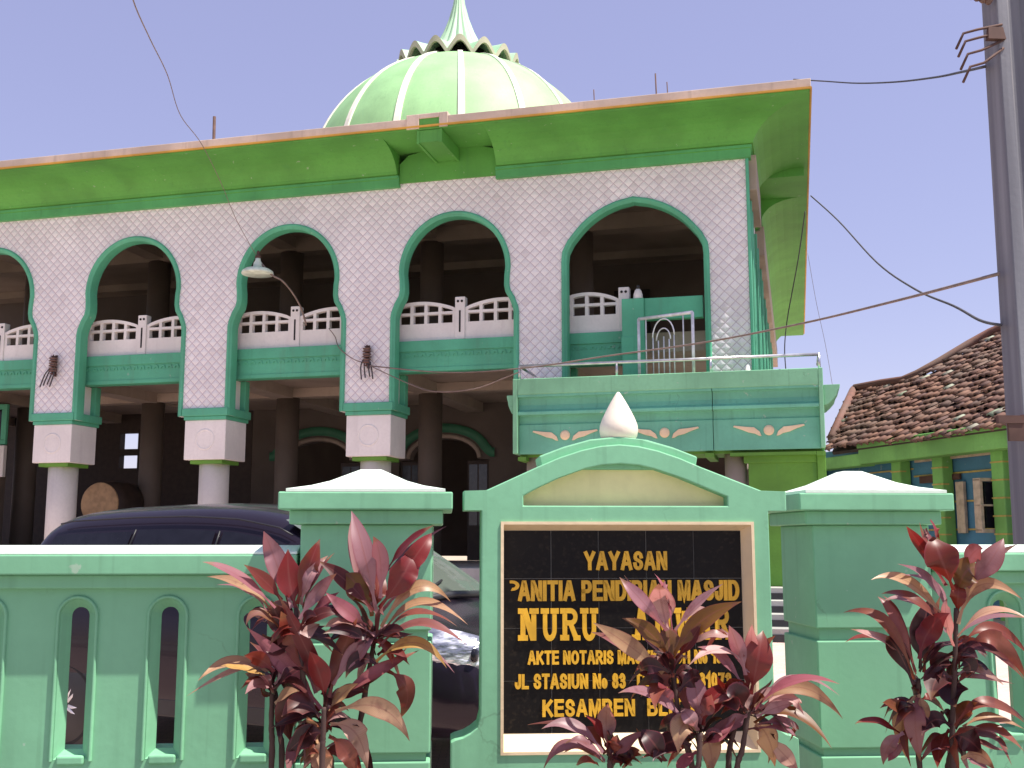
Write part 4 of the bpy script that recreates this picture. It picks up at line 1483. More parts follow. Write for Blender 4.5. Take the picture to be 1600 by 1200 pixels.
mb = MB().box(-0.2, 2.9, 0.02, 0.05, 0.30, 0.42)
mb.build('sill_trim', 'black', car, 0.01)

# ------------------------------------------------------------------ neighbour's house
HF = Frame((6.14, 21, 0), 74)
hs = root('neighbour_house', 'low house with blue boarded walls, green columns and a mossy red clay tile roof', 'house', HF, (2.5, 0.5, 0))
MB().box(-2.2, 9.0, 0.12, 0.3, 0.0, 3.2).build('wall', 'bluewall', hs)
mb = MB()
for z in (0.6, 1.2, 1.66, 2.11, 2.57):
    mb.box(2.40, 9.0, 0.10, 0.119, z - 0.014, z + 0.014)
    mb.box(-2.2, 2.38, 0.10, 0.119, z + 0.12, z + 0.145)
mb.build('board_line', 'line', hs)
for xc in (-0.4, 2.21, 3.31, 4.70, 6.1, 7.5):
    c = MB().box(xc - 0.13, xc + 0.13, -0.12, 0.095, 0.0, 2.84)
    co = c.build('column', 'housegreen', hs, 0.02)
    mb = MB()
    for q in range(9):
        z = 0.5 + 0.27 * q
        mb.box(xc - 0.135, xc + 0.135, -0.126, 0.0, z - 0.012, z + 0.012)
    mb.build('column_line', 'line', co)
mb = MB()
mb.box(-2.4, 1.6, -0.40, -0.10, 2.80, 3.02)
mb.box(1.602, 9.0, -0.44, -0.10, 2.82, 3.20)
mb.box(1.602, 9.0, -0.47, -0.442, 3.10, 3.19)
mb.box(-2.4, 9.0, -0.098, 0.118, 2.85, 3.05)
mb.build('eave_board', 'housegreen', hs, 0.012)
mb = MB()
mb.box(3.53, 3.72, 0.04, 0.098, 1.60, 2.42)
mb.box(4.37, 4.52, -0.3, -0.24, 1.62, 2.42)
mb.box(4.37, 4.54, -0.3, 0.1, 1.60, 1.66)
mb.box(4.37, 4.54, -0.3, 0.1, 2.38, 2.43)
mb.box(4.37, 4.54, -0.3, 0.1, 2.0, 2.03)
mb.box(2.5, 4.5, 0.05, 0.098, 2.80, 2.845)
wn = mb.build('window_frame', 'palewood', hs, 0.008)
MB().box(4.39, 4.50, -0.2, 0.08, 1.67, 2.37).build('pane', 'glassdark', wn)
mb = MB()
mb.box(2.60, 3.05, 0.06, 0.098, 2.44, 2.56)
mb.box(3.42, 3.62, 0.06, 0.098, 2.46, 2.55)
mb.box(1.5, 2.0, 0.06, 0.098, 2.42, 2.54)
mb.build('vent_grille', 'rust', hs)
# tiled roof: rows of overlapping wavy tiles
up = HF.y * math.cos(R(32)) + Vector((0, 0, math.sin(R(32))))
poly = [(0.76, -0.22), (0.35, 0.2), (-2.14, 2.75), (-1.95, 2.84), (-1.0, 2.72), (-0.16, 2.56), (0.08, 2.80), (0.29, 3.19), (0.48, 3.85), (0.66, 4.28), (0.9, 4.42), (1.2, 4.75), (9, 4.8), (9, -0.22)]
def inside(p):
    r_ = False
    for i in range(len(poly)):
        a, b = poly[i], poly[i - 1]
        if (a[1] > p[1]) != (b[1] > p[1]) and p[0] < (b[0] - a[0]) * (p[1] - a[1]) / (b[1] - a[1]) + a[0]:
            r_ = not r_
    return r_
cs_, sn_ = math.cos(R(32)), math.sin(R(32))
ROW, TW = 0.25, 0.165
mb = MB()
tints = []
rng = random.Random(3)
def roofpt(u, v, h):
    return (u, -0.3 + v * cs_ - h * sn_, 3.22 + v * sn_ + h * cs_)
pal = [(0.19, 0.092, 0.06), (0.15, 0.07, 0.05), (0.21, 0.105, 0.068), (0.11, 0.055, 0.045), (0.17, 0.09, 0.065)]
for rI in range(-1, 21):
    for cI in range(-16, 56):
        u0, v0 = cI * TW + rng.uniform(-0.012, 0.012), rI * ROW
        if not inside((u0 + TW / 2, v0 + ROW / 2)):
            continue
        t = rng.choice(pal)
        if rng.random() < 0.035:
            t = rng.choice([(0.34, 0.36, 0.27), (0.30, 0.28, 0.22), (0.24, 0.28, 0.19)])
        jit = rng.uniform(-0.03, 0.03)
        sag = 0.03 * math.sin(u0 * 1.3 + v0 * 0.8)
        n = 6
        vs, fs = [], []
        for j, (vv, hh) in enumerate(((v0 - 0.05, 0.06), (v0 - 0.05, 0.088), (v0 + ROW * 0.5, 0.06), (v0 + ROW + 0.02, 0.03))):
            for i in range(n + 1):
                q = i / n
                wv = 0.024 * math.sin(2 * math.pi * q)
                vs.append(roofpt(u0 + TW * q, vv + jit, hh + wv + sag + jit * 0.6))
        for j in range(3):
            for i in range(n):
                fs.append((j * (n + 1) + i, j * (n + 1) + i + 1, (j + 1) * (n + 1) + i + 1, (j + 1) * (n + 1) + i))
        mb.add(vs, fs, True)
        tints += [t] * len(vs)
rf = mb.build('roof', 'rooftile', hs)
ca = rf.data.color_attributes.new('tile_tint', 'FLOAT_COLOR', 'POINT')
for i, t in enumerate(tints):
    ca.data[i].color = (*t, 1)
mb = MB()
mb.tube([roofpt(u, v, 0.08) for u, v in [(0.3, 0.25), (-0.9, 1.5), (-2.10, 2.75)]], 0.09, 8)
mb.tube([roofpt(u, v, 0.09) for u, v in [(-2.1, 2.80), (-1.0, 2.72), (-0.16, 2.60), (0.10, 2.84), (0.31, 3.22), (0.50, 3.88), (0.68, 4.30), (0.92, 4.44), (1.2, 4.77)]], 0.09, 8)
rg = mb.build('ridge_tile', 'rooftile', rf)
ca = rg.data.color_attributes.new('tile_tint', 'FLOAT_COLOR', 'POINT')
for i in range(len(ca.data)):
    ca.data[i].color = (0.17, 0.075, 0.055, 1)
inner = [(x, v) for x, v in poly]
mb = MB()
n = len(inner)
cxm = 3.0
vs = [roofpt(cxm + (u - cxm) * 0.985, v * 0.985 + 0.02, -0.02) for u, v in inner] + [roofpt(cxm + (u - cxm) * 0.985, v * 0.985 + 0.02, -0.08) for u, v in inner]
tri = tessellate_polygon([[Vector((u, v, 0)) for u, v in inner]])
fs = [t for t in tri] + [(n + a, n + c, n + b) for a, b, c in tri] + [(i, (i + 1) % n, n + (i + 1) % n, n + i) for i in range(n)]
mb.add(vs, fs)
mb.build('roof_deck', 'wood', hs)

# ------------------------------------------------------------------ utility pole
PY = 6.3
pb = at(1623, 700, PY)
PF = Frame((pb.x, PY, 0), -4)
pl = root('utility_pole', 'thick weathered concrete utility pole with a grooved side at the right edge', 'pole', PF, (0, 0, 0))
prof = [(-0.125, -0.09), (-0.055, -0.09), (-0.035, -0.055), (0.035, -0.055), (0.055, -0.09), (0.14, -0.09), (0.14, 0.09), (-0.125, 0.09)]
vs = []
for z, q in ((0.0, 1.16), (9.0, 0.84)):
    vs += [(x * q, y * q, z) for x, y in prof]
k = len(prof)
mb = MB().add(vs, [(i, (i + 1) % k, k + (i + 1) % k, k + i) for i in range(k)] + [tuple(range(k))[::-1], tuple(range(k, 2 * k))])
mb.build('shaft', 'pole', pl, 0.006)
mb = MB()
zc = at(1560, 660, PY).z
mb.box(-0.155, 0.17, -0.115, -0.098, zc - 0.012, zc + 0.03)
mb.box(-0.30, -0.15, -0.13, -0.10, zc - 0.02, zc + 0.025)
mb.box(-0.24, -0.13, -0.125, -0.105, zc - 0.12, zc - 0.021)
mb.build('clamp_band', 'rust', pl)
zi = at(1530, 62, PY).z
mb = MB()
mb.box(-0.20, -0.09, -0.11, -0.07, zi - 0.05, zi + 0.03, 0.01)
for dx, dz, a in ((-0.16, 0.02, 0.0), (-0.15, -0.03, 0.0), (-0.14, -0.08, -0.03), (-0.13, -0.13, -0.06)):
    mb.tube([(-0.10, -0.09, zi + dz + 0.03), (dx - 0.10, -0.095, zi + dz - 0.01 + a), (dx - 0.19, -0.10, zi + dz - 0.04 + a), (dx - 0.24, -0.10, zi + dz - 0.14 + a)], 0.008, 6)
mb.build('hook_bracket', 'rust', pl)
zt = at(1515, 5, PY).z
mb = MB()
for i in range(4):
    x = -0.17 - 0.035 * i
    mb.lathe([(0.0, 0.05), (0.022, 0.045), (0.028, 0.0), (0.018, -0.03), (0.03, -0.05), (0.012, -0.075), (0.0, -0.08)], (x, -0.08, zt + 0.02 + 0.01 * i), 10)
mb.tube([(-0.10, -0.08, zt + 0.05), (-0.32, -0.08, zt + 0.09)], 0.014, 6)
mb.build('insulator_arm', 'porcelain', pl)

# ------------------------------------------------------------------ cables
def cable(pts, r, label, mat='cable', sub=6):
    mb = MB().tube(smoothpts(pts, sub), r, 6)
    return world_thing(mb, 'overhead_cable', mat, label, 'cable', 'overhead cables')
P3 = BF.w(-6.02, -0.14, 4.28)
cable([at(1560, 428, 6.25), at(1400, 470, 8.4), at(1250, 506, 11.0), at(1100, 535, 13.2), at(950, 556, 14.6), at(820, 575, 15.8), at(700, 582, 17.0), P3], 0.011, 'straight cable from the pole across the balcony railing to the pier', 'wireweb')
cable([at(1539, 104, 6.25), at(1500, 113, 7.5), at(1460, 121, 9.0), at(1400, 128, 11), at(1340, 130, 13), at(1290, 127, 14.6), at(1240, 124, 15.4)], 0.010, 'cable from the pole hooks to the top corner of the eaves', 'cable')
cable([at(1563, 508, 6.25), at(1530, 500, 7.3), at(1490, 478, 8.6), at(1430, 452, 10.5), at(1370, 410, 12.6), at(1310, 345, 14.8), at(1267, 306, 16.6)], 0.010, 'sagging wavy cable from mid pole up to the side of the eaves', 'cable')
cable([at(200, -60, 5.5), at(208, 0, 6.5), at(235, 62, 8.2), at(262, 118, 10), at(282, 180, 12.0), at(315, 225, 13.8), at(345, 285, 15.4), at(370, 345, 16.7), BF.w(-7.86, -0.6, 6.1)], 0.005, 'thin cable crossing the sky at upper left down to the hanging lamp', 'wireweb')
cable([at(1258, 330, 16.8), at(1248, 400, 17.1), at(1238, 455, 17.4), at(1230, 500, 17.6), at(1226, 545, 17.6), at(1229, 590, 17.6)], 0.009, 'loose dark cable hanging beneath the side eaves', 'cable')
cable([at(1262, 395, 20), at(1275, 470, 20), at(1290, 540, 20), at(1302, 610, 20)], 0.004, 'faint thin cable slanting past the end of the eaves', 'wireweb')
cable([BF.w(-6.95, 0.28, 5.02), BF.w(-6.80, 0.20, 4.86), BF.w(-6.62, -0.02, 4.62), BF.w(-6.35, -0.08, 4.42), BF.w(-6.14, -0.12, 4.34)], 0.008, 'short slack cable from the balustrade below the lamp to the pier', 'wireweb')
cable([P3, at(640, 600, 17), at(680, 612, 16.6), at(740, 608, 16.2), at(790, 590, 15.9), at(812, 581, 15.6)], 0.008, 'thin slack cable looping from the pier to the end of the balcony rail', 'wireweb')

# ------------------------------------------------------------------ small things on and around the mosque
def rack(xc, zc, tilt, label):
    rt = root('insulator_rack', label, 'insulator rack', BF, (xc, -0.02, zc), 'cable insulator racks on the piers')
    mb = MB()
    mb.box(xc - 0.02, xc + 0.02, -0.03, -0.012, zc - 0.20, zc + 0.18)
    mb.box(xc - 0.03, xc + 0.03, -0.14, -0.031, zc + 0.14, zc + 0.155)
    mb.box(xc - 0.03, xc + 0.03, -0.14, -0.031, zc - 0.17, zc - 0.155)
    mb.tube([(xc, -0.10, zc - 0.18), (xc, -0.10, zc + 0.18)], 0.01, 6)
    mb.build('bracket', 'rust', rt)
    for q in (0.09, 0.0, -0.09):
        MB().lathe([(0.03, -0.042), (0.07, -0.032), (0.072, -0.015), (0.045, 0.0), (0.072, 0.015), (0.07, 0.032), (0.03, 0.042)], (xc, -0.10, zc + q), 14).build('insulator', 'porcelain', rt)
    for i, (dx, L) in enumerate(((-0.10, 0.30), (-0.04, 0.26), (0.03, 0.24), (0.08, 0.30))):
        MB().tube(smoothpts([(xc + dx * 0.5, -0.13, zc - 0.08), (xc + dx + tilt * 0.3, -0.12, zc - 0.18), (xc + dx * 1.1 + tilt, -0.09, zc - 0.18 - L * 0.7)], 4), 0.012, 6).build('wire_tail', 'cable', rt)
rack(-6.10, 4.46, 0.02, 'rusty rack of brown insulators with wire tails on the pier nearest the balcony')
rack(-12.02, 4.55, -0.14, 'rusty rack of brown insulators with drooping wire tails on the leftmost pier')

lp = root('gallery_lamp', 'pale green enamel lamp shade on a thin curved arm before the second arch', 'lamp', BF, (-7.84, -0.6, 5.78))
lc = (-7.84, -0.6, 0)
MB().lathe([(0.255, 5.80), (0.262, 5.815), (0.25, 5.85), (0.20, 5.885), (0.11, 5.91), (0.075, 5.93), (0.07, 5.99), (0.045, 6.03), (0.04, 6.07)], lc, 28).build('shade', 'lamp', lp)
MB().lathe([(0.0, 5.825), (0.245, 5.805)], lc, 28).build('shade_liner', 'ivory', lp)
MB().lathe([(0.035, 6.065), (0.05, 6.08), (0.05, 6.11), (0.02, 6.13), (0.03, 6.16), (0.012, 6.2)], lc, 14).build('lamp_cap', 'rust', lp)
MB().tube(smoothpts([(-7.84, -0.6, 6.06), (-7.62, -0.56, 5.80), (-7.50, -0.38, 5.72), (-7.43, -0.10, 5.55), (-7.40, 0.15, 5.35), (-7.37, 0.29, 5.10)], 5), 0.016, 7).build('arm', 'wireweb', lp)

# drum on a stand
db = root('mosque_drum', 'big barrel drum with a tan skin standing behind the leftmost column', 'drum', BF, (-12.35, 2.3, 1.06))
dc = (-12.38, 0, 2.18)
mb = MB().lathe([(0.40, 1.95), (0.45, 2.3), (0.46, 2.6), (0.42, 2.9)], (dc[0], 0, dc[2]), 32, 'y')
mb.build('barrel', 'wood', db)
MB().lathe([(0.0, 1.935), (0.395, 1.935), (0.41, 1.95), (0.40, 1.99)], (dc[0], 0, dc[2]), 32, 'y').build('skin', 'drum', db)
for sx in (-0.3, 0.3):
    for y in (2.05, 2.8):
        MB().box(dc[0] + sx - 0.04, dc[0] + sx + 0.04, y - 0.04, y + 0.04, 1.06, 1.95).build('leg', 'wood', db)

# white jug on the doorway wall
jr = root('white_jug', 'small white rounded jug standing on the green doorway wall inside the last arch', 'jug', BF, (-1.70, 0.16, 5.2))
MB().lathe([(0.0, 5.203), (0.072, 5.203), (0.076, 5.215), (0.07, 5.28), (0.05, 5.34), (0.03, 5.365), (0.0, 5.37)], (-1.70, 0.16, 0), 18).build('jug_body', 'white', jr)
MB().lathe([(0.024, 5.365), (0.03, 5.42), (0.0, 5.43)], (-1.70, 0.16, 0), 12).build('jug_cap', 'black', jr)
cn = root('lamp_cone', 'tiny white cone standing on the balcony near its right end', 'cone', BF, (-0.04, -0.45, 3.62))
MB().lathe([(0.10, 3.621), (0.10, 3.64), (0.02, 4.0), (0.0, 4.01)], (-0.04, -0.45, 0), 18).build('cone_body', 'white', cn)
# bright wall across the back lane, seen through the left window
bl = MB().box(-26, -14, 16, 16.3, 0, 3.65)
br_ = root('lane_house', 'pale wall seen through the small window far left behind the columns', 'wall', BF, (-20, 16, 0))
bl.build('wall', 'white', br_)

# ------------------------------------------------------------------ red-leaved ti plants in the bed before the wall
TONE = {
    'red': (0.17, 0.014, 0.014), 'dark': (0.035, 0.010, 0.012), 'mauve_sheen': (0.29, 0.145, 0.165), 'tan': (0.44, 0.27, 0.15),  # mauve is sun and sky sheen on dark leaves, put into the colour
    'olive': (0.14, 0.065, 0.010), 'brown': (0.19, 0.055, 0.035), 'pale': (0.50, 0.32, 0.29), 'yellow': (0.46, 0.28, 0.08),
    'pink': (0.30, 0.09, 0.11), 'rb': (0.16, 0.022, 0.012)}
lr = random.Random(11)
class Leaves:
    def __init__(s):
        s.mb = MB(); s.t = []; s.uv = []
    def leaf(s, b, m, t, wpx, tone, Y, dm=None, dt=None, roll=None):
        dm = lr.uniform(-0.05, 0.02) if dm is None else dm
        dt = lr.uniform(-0.12, 0.08) if dt is None else dt
        B, Mi, T = at(b[0], b[1], Y), at(m[0], m[1], Y + dm), at(t[0], t[1], Y + dt)
        C = 2 * Mi - 0.5 * (B + T)
        wr = wpx * 0.98 * Y / 1700
        real = max(wr, 0.042)
        ang = math.acos(min(1.0, wr / real)) if roll is None else R(roll)
        ang = max(ang, R(lr.uniform(4, 24)))
        real = wr / max(0.25, math.cos(ang))
        col = Vector(TONE[tone]) * lr.uniform(0.82, 1.2)
        c2 = Vector(TONE[lr.choice({'mauve_sheen': ['pale', 'tan', 'pink', 'brown'], 'tan': ['brown', 'yellow', 'pale', 'olive'], 'dark': ['rb', 'brown', 'dark']}.get(tone, ['brown', 'rb', 'olive', 'dark', 'mauve_sheen']))])
        tipu, dry = lr.uniform(0.82, 1.05), lr.uniform(0.5, 1.0)
        g0, g1, g2 = lr.uniform(-0.2, 0.3), lr.uniform(-0.4, 0.6), lr.uniform(-0.3, 0.4)
        n = 16
        offs = (-1, -0.55, 0, 0.55, 1)
        vs, fs = [], []
        ph = lr.uniform(0, 6)
        pf = 0.16
        wav = lr.uniform(0.03, 0.16)
        for i in range(n + 1):
            u = i / n
            p = B * (1 - u) ** 2 + C * 2 * u * (1 - u) + T * u * u
            d = ((C - B) * (1 - u) + (T - C) * u).normalized()
            view = (Vector((0, 0, EYE)) - p).normalized()
            s0 = d.cross(view)
            if s0.length < 1e-3:
                s0 = Vector((1, 0, 0))
            s0.normalize()
            q = d.cross(s0)
            sd = s0 * math.cos(ang) + q * math.sin(ang)
            nr = sd.cross(d)
            if nr.z < 0:
                sd = s0 * math.cos(ang) - q * math.sin(ang)
                nr = sd.cross(d)
                if nr.z < 0:
                    nr = -nr
            if u < pf:
                hw = 0.0045 + 0.003 * (1 - u / pf)
            else:
                k = (u - pf) / (1 - pf)
                hw = 0.5 * real * max(0.0, math.sin(math.pi * min(1, k) ** 0.80)) ** 1.12 * (1 - 0.10 * k) * 1.10 + 0.0045 * (1 - k) + 0.0004
            for o in offs:
                e = wav * hw * math.sin(u * 11 + ph + (2 if o > 0 else 0)) * abs(o)
                vs.append(p + sd * (hw * o) + nr * (abs(o) * hw * 0.20 + e))
                cc = col.lerp(c2, min(1, max(0, g0 + g1 * u + g2 * abs(o))))
                s.t.append(cc.lerp(Vector((0.22, 0.12, 0.06)), dry) if u > tipu else cc)
                s.uv.append((0.5 + o * 0.5, u))
        for i in range(n):
            for j in range(4):
                fs.append((i * 5 + j, i * 5 + j + 1, i * 5 + j + 6, i * 5 + j + 5))
        s.mb.add(vs, fs, True)
    def build(s, par):
        o = s.mb.build('leaf_rosette', 'leaf', par)
        me = o.data
        ca = me.color_attributes.new('leaf_tint', 'FLOAT_COLOR', 'POINT')
        for i, c in enumerate(s.t):
            ca.data[i].color = (*c, 1)
        uvl = me.uv_layers.new(name='UVMap')
        for lp in me.loops:
            uvl.data[lp.index].uv = s.uv[lp.vertex_index]
        return o

def plant(label, basepx, Y, rosettes):
    bp = at(basepx[0], basepx[1], Y)
    rt = root('ti_plant', label, 'plant', WF, (bp.x, Y, 0.1), 'red-leaved plants in front of the wall')
    for stems, leaves, fill in rosettes:
        for st in stems:
            pts = [at(x, y, Y + dy) for x, y, dy in st]
            p0 = pts[0]
            pts = smoothpts([Vector((p0.x + lr.uniform(-0.02, 0.02), p0.y, 0.1))] + pts, 6)
            rr = [(0.0115 - 0.004 * i / len(pts)) * (1.12 if i % 2 else 0.95) for i in range(len(pts))]
            MB().tube(pts, rr, 8).build('stem', 'bark', rt)
        L = Leaves()
        for lf in leaves:
            (b, m, t, wd, tone) = lf[:5]
            L.leaf(b, m, t, wd, tone, Y + lr.uniform(-0.03, 0.03))
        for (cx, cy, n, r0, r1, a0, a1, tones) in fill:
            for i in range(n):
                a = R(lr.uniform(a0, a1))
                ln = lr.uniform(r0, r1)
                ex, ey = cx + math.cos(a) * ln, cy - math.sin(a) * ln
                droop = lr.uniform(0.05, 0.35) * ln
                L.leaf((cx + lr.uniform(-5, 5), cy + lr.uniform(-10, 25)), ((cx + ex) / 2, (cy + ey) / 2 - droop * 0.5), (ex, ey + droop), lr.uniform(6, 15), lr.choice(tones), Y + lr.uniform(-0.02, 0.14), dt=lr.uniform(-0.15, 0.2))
        for lf in list(leaves)[::2]:
            (b, m, t, wd, tone) = lf[:5]
            j = lambda p, s_: (p[0] + lr.uniform(-s_, s_), p[1] + lr.uniform(-s_ * 0.3, s_ * 1.1))
            L.leaf(j(b, 6), j(m, 14), j(t, 22), max(7, wd * 0.55), lr.choice(['dark', 'brown', 'rb', 'mauve_sheen', tone]), Y + lr.uniform(0.03, 0.13))
        L.build(rt)

DK = ['dark', 'dark', 'dark', 'dark', 'brown', 'rb', 'mauve_sheen']
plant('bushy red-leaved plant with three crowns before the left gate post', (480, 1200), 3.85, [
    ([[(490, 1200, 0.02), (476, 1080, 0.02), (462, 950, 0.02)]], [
        ((456, 950), (431, 878), (412, 830), 30, 'mauve_sheen'), ((462, 950), (452, 905), (450, 858), 36, 'red'), ((464, 944), (482, 888), (500, 842), 26, 'red'),
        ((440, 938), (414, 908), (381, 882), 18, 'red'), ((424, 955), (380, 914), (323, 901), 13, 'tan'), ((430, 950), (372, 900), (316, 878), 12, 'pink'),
        ((470, 945), (485, 899), (513, 868), 15, 'mauve_sheen'), ((468, 968), (496, 925), (526, 896), 18, 'mauve_sheen'), ((475, 975), (505, 945), (530, 925), 12, 'pink'),
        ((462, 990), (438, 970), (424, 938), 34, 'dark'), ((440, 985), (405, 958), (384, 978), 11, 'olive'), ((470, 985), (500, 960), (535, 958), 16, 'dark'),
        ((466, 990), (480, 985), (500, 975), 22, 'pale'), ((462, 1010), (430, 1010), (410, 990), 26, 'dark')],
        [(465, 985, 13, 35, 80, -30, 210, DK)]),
    ([[(503, 1200, -0.06), (505, 1150, -0.06), (506, 1105, -0.06)]], [
        ((498, 1080), (462, 1005), (439, 955), 36, 'brown'), ((510, 1095), (480, 1018), (435, 930), 22, 'red'), ((502, 1108), (447, 1040), (385, 980), 24, 'pink'),
        ((510, 1098), (498, 1050), (484, 1018), 28, 'red'), ((514, 1090), (534, 1022), (558, 966), 28, 'brown'), ((520, 1070), (556, 1018), (597, 983), 22, 'mauve_sheen'),
        ((528, 1090), (585, 1052), (655, 1016), 15, 'pink'), ((524, 1112), (594, 1106), (640, 1158), 26, 'tan'), ((516, 1132), (556, 1146), (574, 1205), 30, 'tan'),
        ((506, 1150), (502, 1186), (516, 1230), 30, 'tan'), ((514, 1150), (542, 1176), (556, 1216), 24, 'brown'), ((490, 1130), (462, 1165), (450, 1212), 20, 'mauve_sheen'),
        ((500, 1130), (490, 1165), (474, 1200), 22, 'olive'), ((516, 1100), (545, 1080), (575, 1082), 18, 'dark'), ((500, 1120), (470, 1100), (440, 1120), 30, 'dark'),
        ((512, 1110), (535, 1085), (560, 1068), 14, 'tan'), ((470, 1080), (450, 1110), (455, 1160), 34, 'dark'), ((505, 1145), (480, 1150), (445, 1180), 30, 'dark')],
        [(505, 1120, 14, 40, 85, -60, 240, DK), (500, 1170, 14, 35, 75, -60, 240, ['dark', 'brown', 'tan', 'mauve_sheen', 'rb'])]),
    ([[(424, 1200, 0.05), (424, 1130, 0.05), (426, 1050, 0.05)], [(440, 1200, 0.08), (436, 1140, 0.08), (430, 1080, 0.07)]], [
        ((418, 1050), (363, 1034), (309, 1064), 14, 'tan'), ((420, 1056), (377, 1045), (345, 1040), 8, 'yellow'), ((428, 1050), (406, 1030), (381, 1025), 20, 'rb'),
        ((430, 1070), (446, 1048), (462, 1044), 12, 'pale'), ((424, 1080), (412, 1068), (406, 1050), 10, 'dark'), ((430, 1100), (446, 1085), (468, 1080), 12, 'tan')],
        [(428, 1065, 12, 30, 65, -40, 200, DK)]),
    ([[(555, 1200, 0.10), (568, 1100, 0.10), (578, 1040, 0.08), (590, 970, 0.06)]], [
        ((588, 955), (568, 862), (549, 798), 28, 'mauve_sheen'), ((594, 935), (594, 874), (583, 838), 22, 'mauve_sheen'), ((592, 950), (630, 898), (646, 860), 38, 'red'),
        ((602, 930), (650, 868), (674, 833), 28, 'red'), ((606, 890), (637, 850), (679, 820), 10, 'red'), ((582, 955), (541, 908), (496, 876), 22, 'rb'),
        ((582, 960), (560, 918), (540, 896), 38, 'olive'), ((596, 980), (650, 918), (704, 940), 16, 'tan'), ((597, 992), (655, 942), (731, 976), 11, 'tan'),
        ((592, 1012), (655, 974), (729, 1008), 11, 'brown'), ((588, 1034), (648, 1004), (698, 1044), 15, 'yellow'), ((604, 1048), (636, 1078), (624, 1124), 26, 'brown'),
        ((572, 978), (543, 955), (508, 925), 20, 'pink'), ((574, 986), (536, 955), (493, 970), 11, 'dark'), ((572, 1005), (546, 985), (505, 990), 18, 'dark'),
        ((585, 1000), (560, 990), (535, 1010), 22, 'dark'), ((590, 1040), (560, 1030), (540, 1060), 22, 'dark'), ((590, 930), (575, 900), (568, 868), 14, 'pale'),
        ((592, 990), (612, 985), (632, 985), 14, 'dark'), ((585, 955), (590, 920), (598, 888), 24, 'rb'), ((560, 1000), (530, 975), (508, 980), 14, 'pale')],
        [(586, 1000, 15, 35, 80, -60, 230, DK)]),
])
plant('small low red-leaved plant in front of the lower left of the black tile panel', (950, 1200), 3.75, [
    ([[(953, 1240, 0), (953, 1185, 0)]], [
        ((951, 1170), (947, 1130), (950, 1100), 26, 'mauve_sheen'), ((946, 1165), (932, 1134), (914, 1117), 10, 'red'), ((942, 1176), (896, 1134), (846, 1139), 15, 'mauve_sheen'),
        ((945, 1178), (925, 1148), (906, 1144), 17, 'brown'), ((945, 1190), (913, 1160), (882, 1162), 10, 'mauve_sheen'), ((938, 1184), (886, 1164), (848, 1204), 13, 'mauve_sheen'),
        ((962, 1182), (980, 1162), (1008, 1142), 15, 'mauve_sheen'), ((959, 1178), (961, 1163), (965, 1148), 17, 'brown'), ((968, 1195), (985, 1180), (1000, 1172), 16, 'brown'),
        ((935, 1195), (915, 1188), (900, 1196), 10, 'brown')],
        [(953, 1190, 8, 30, 55, 0, 180, DK)]),
])
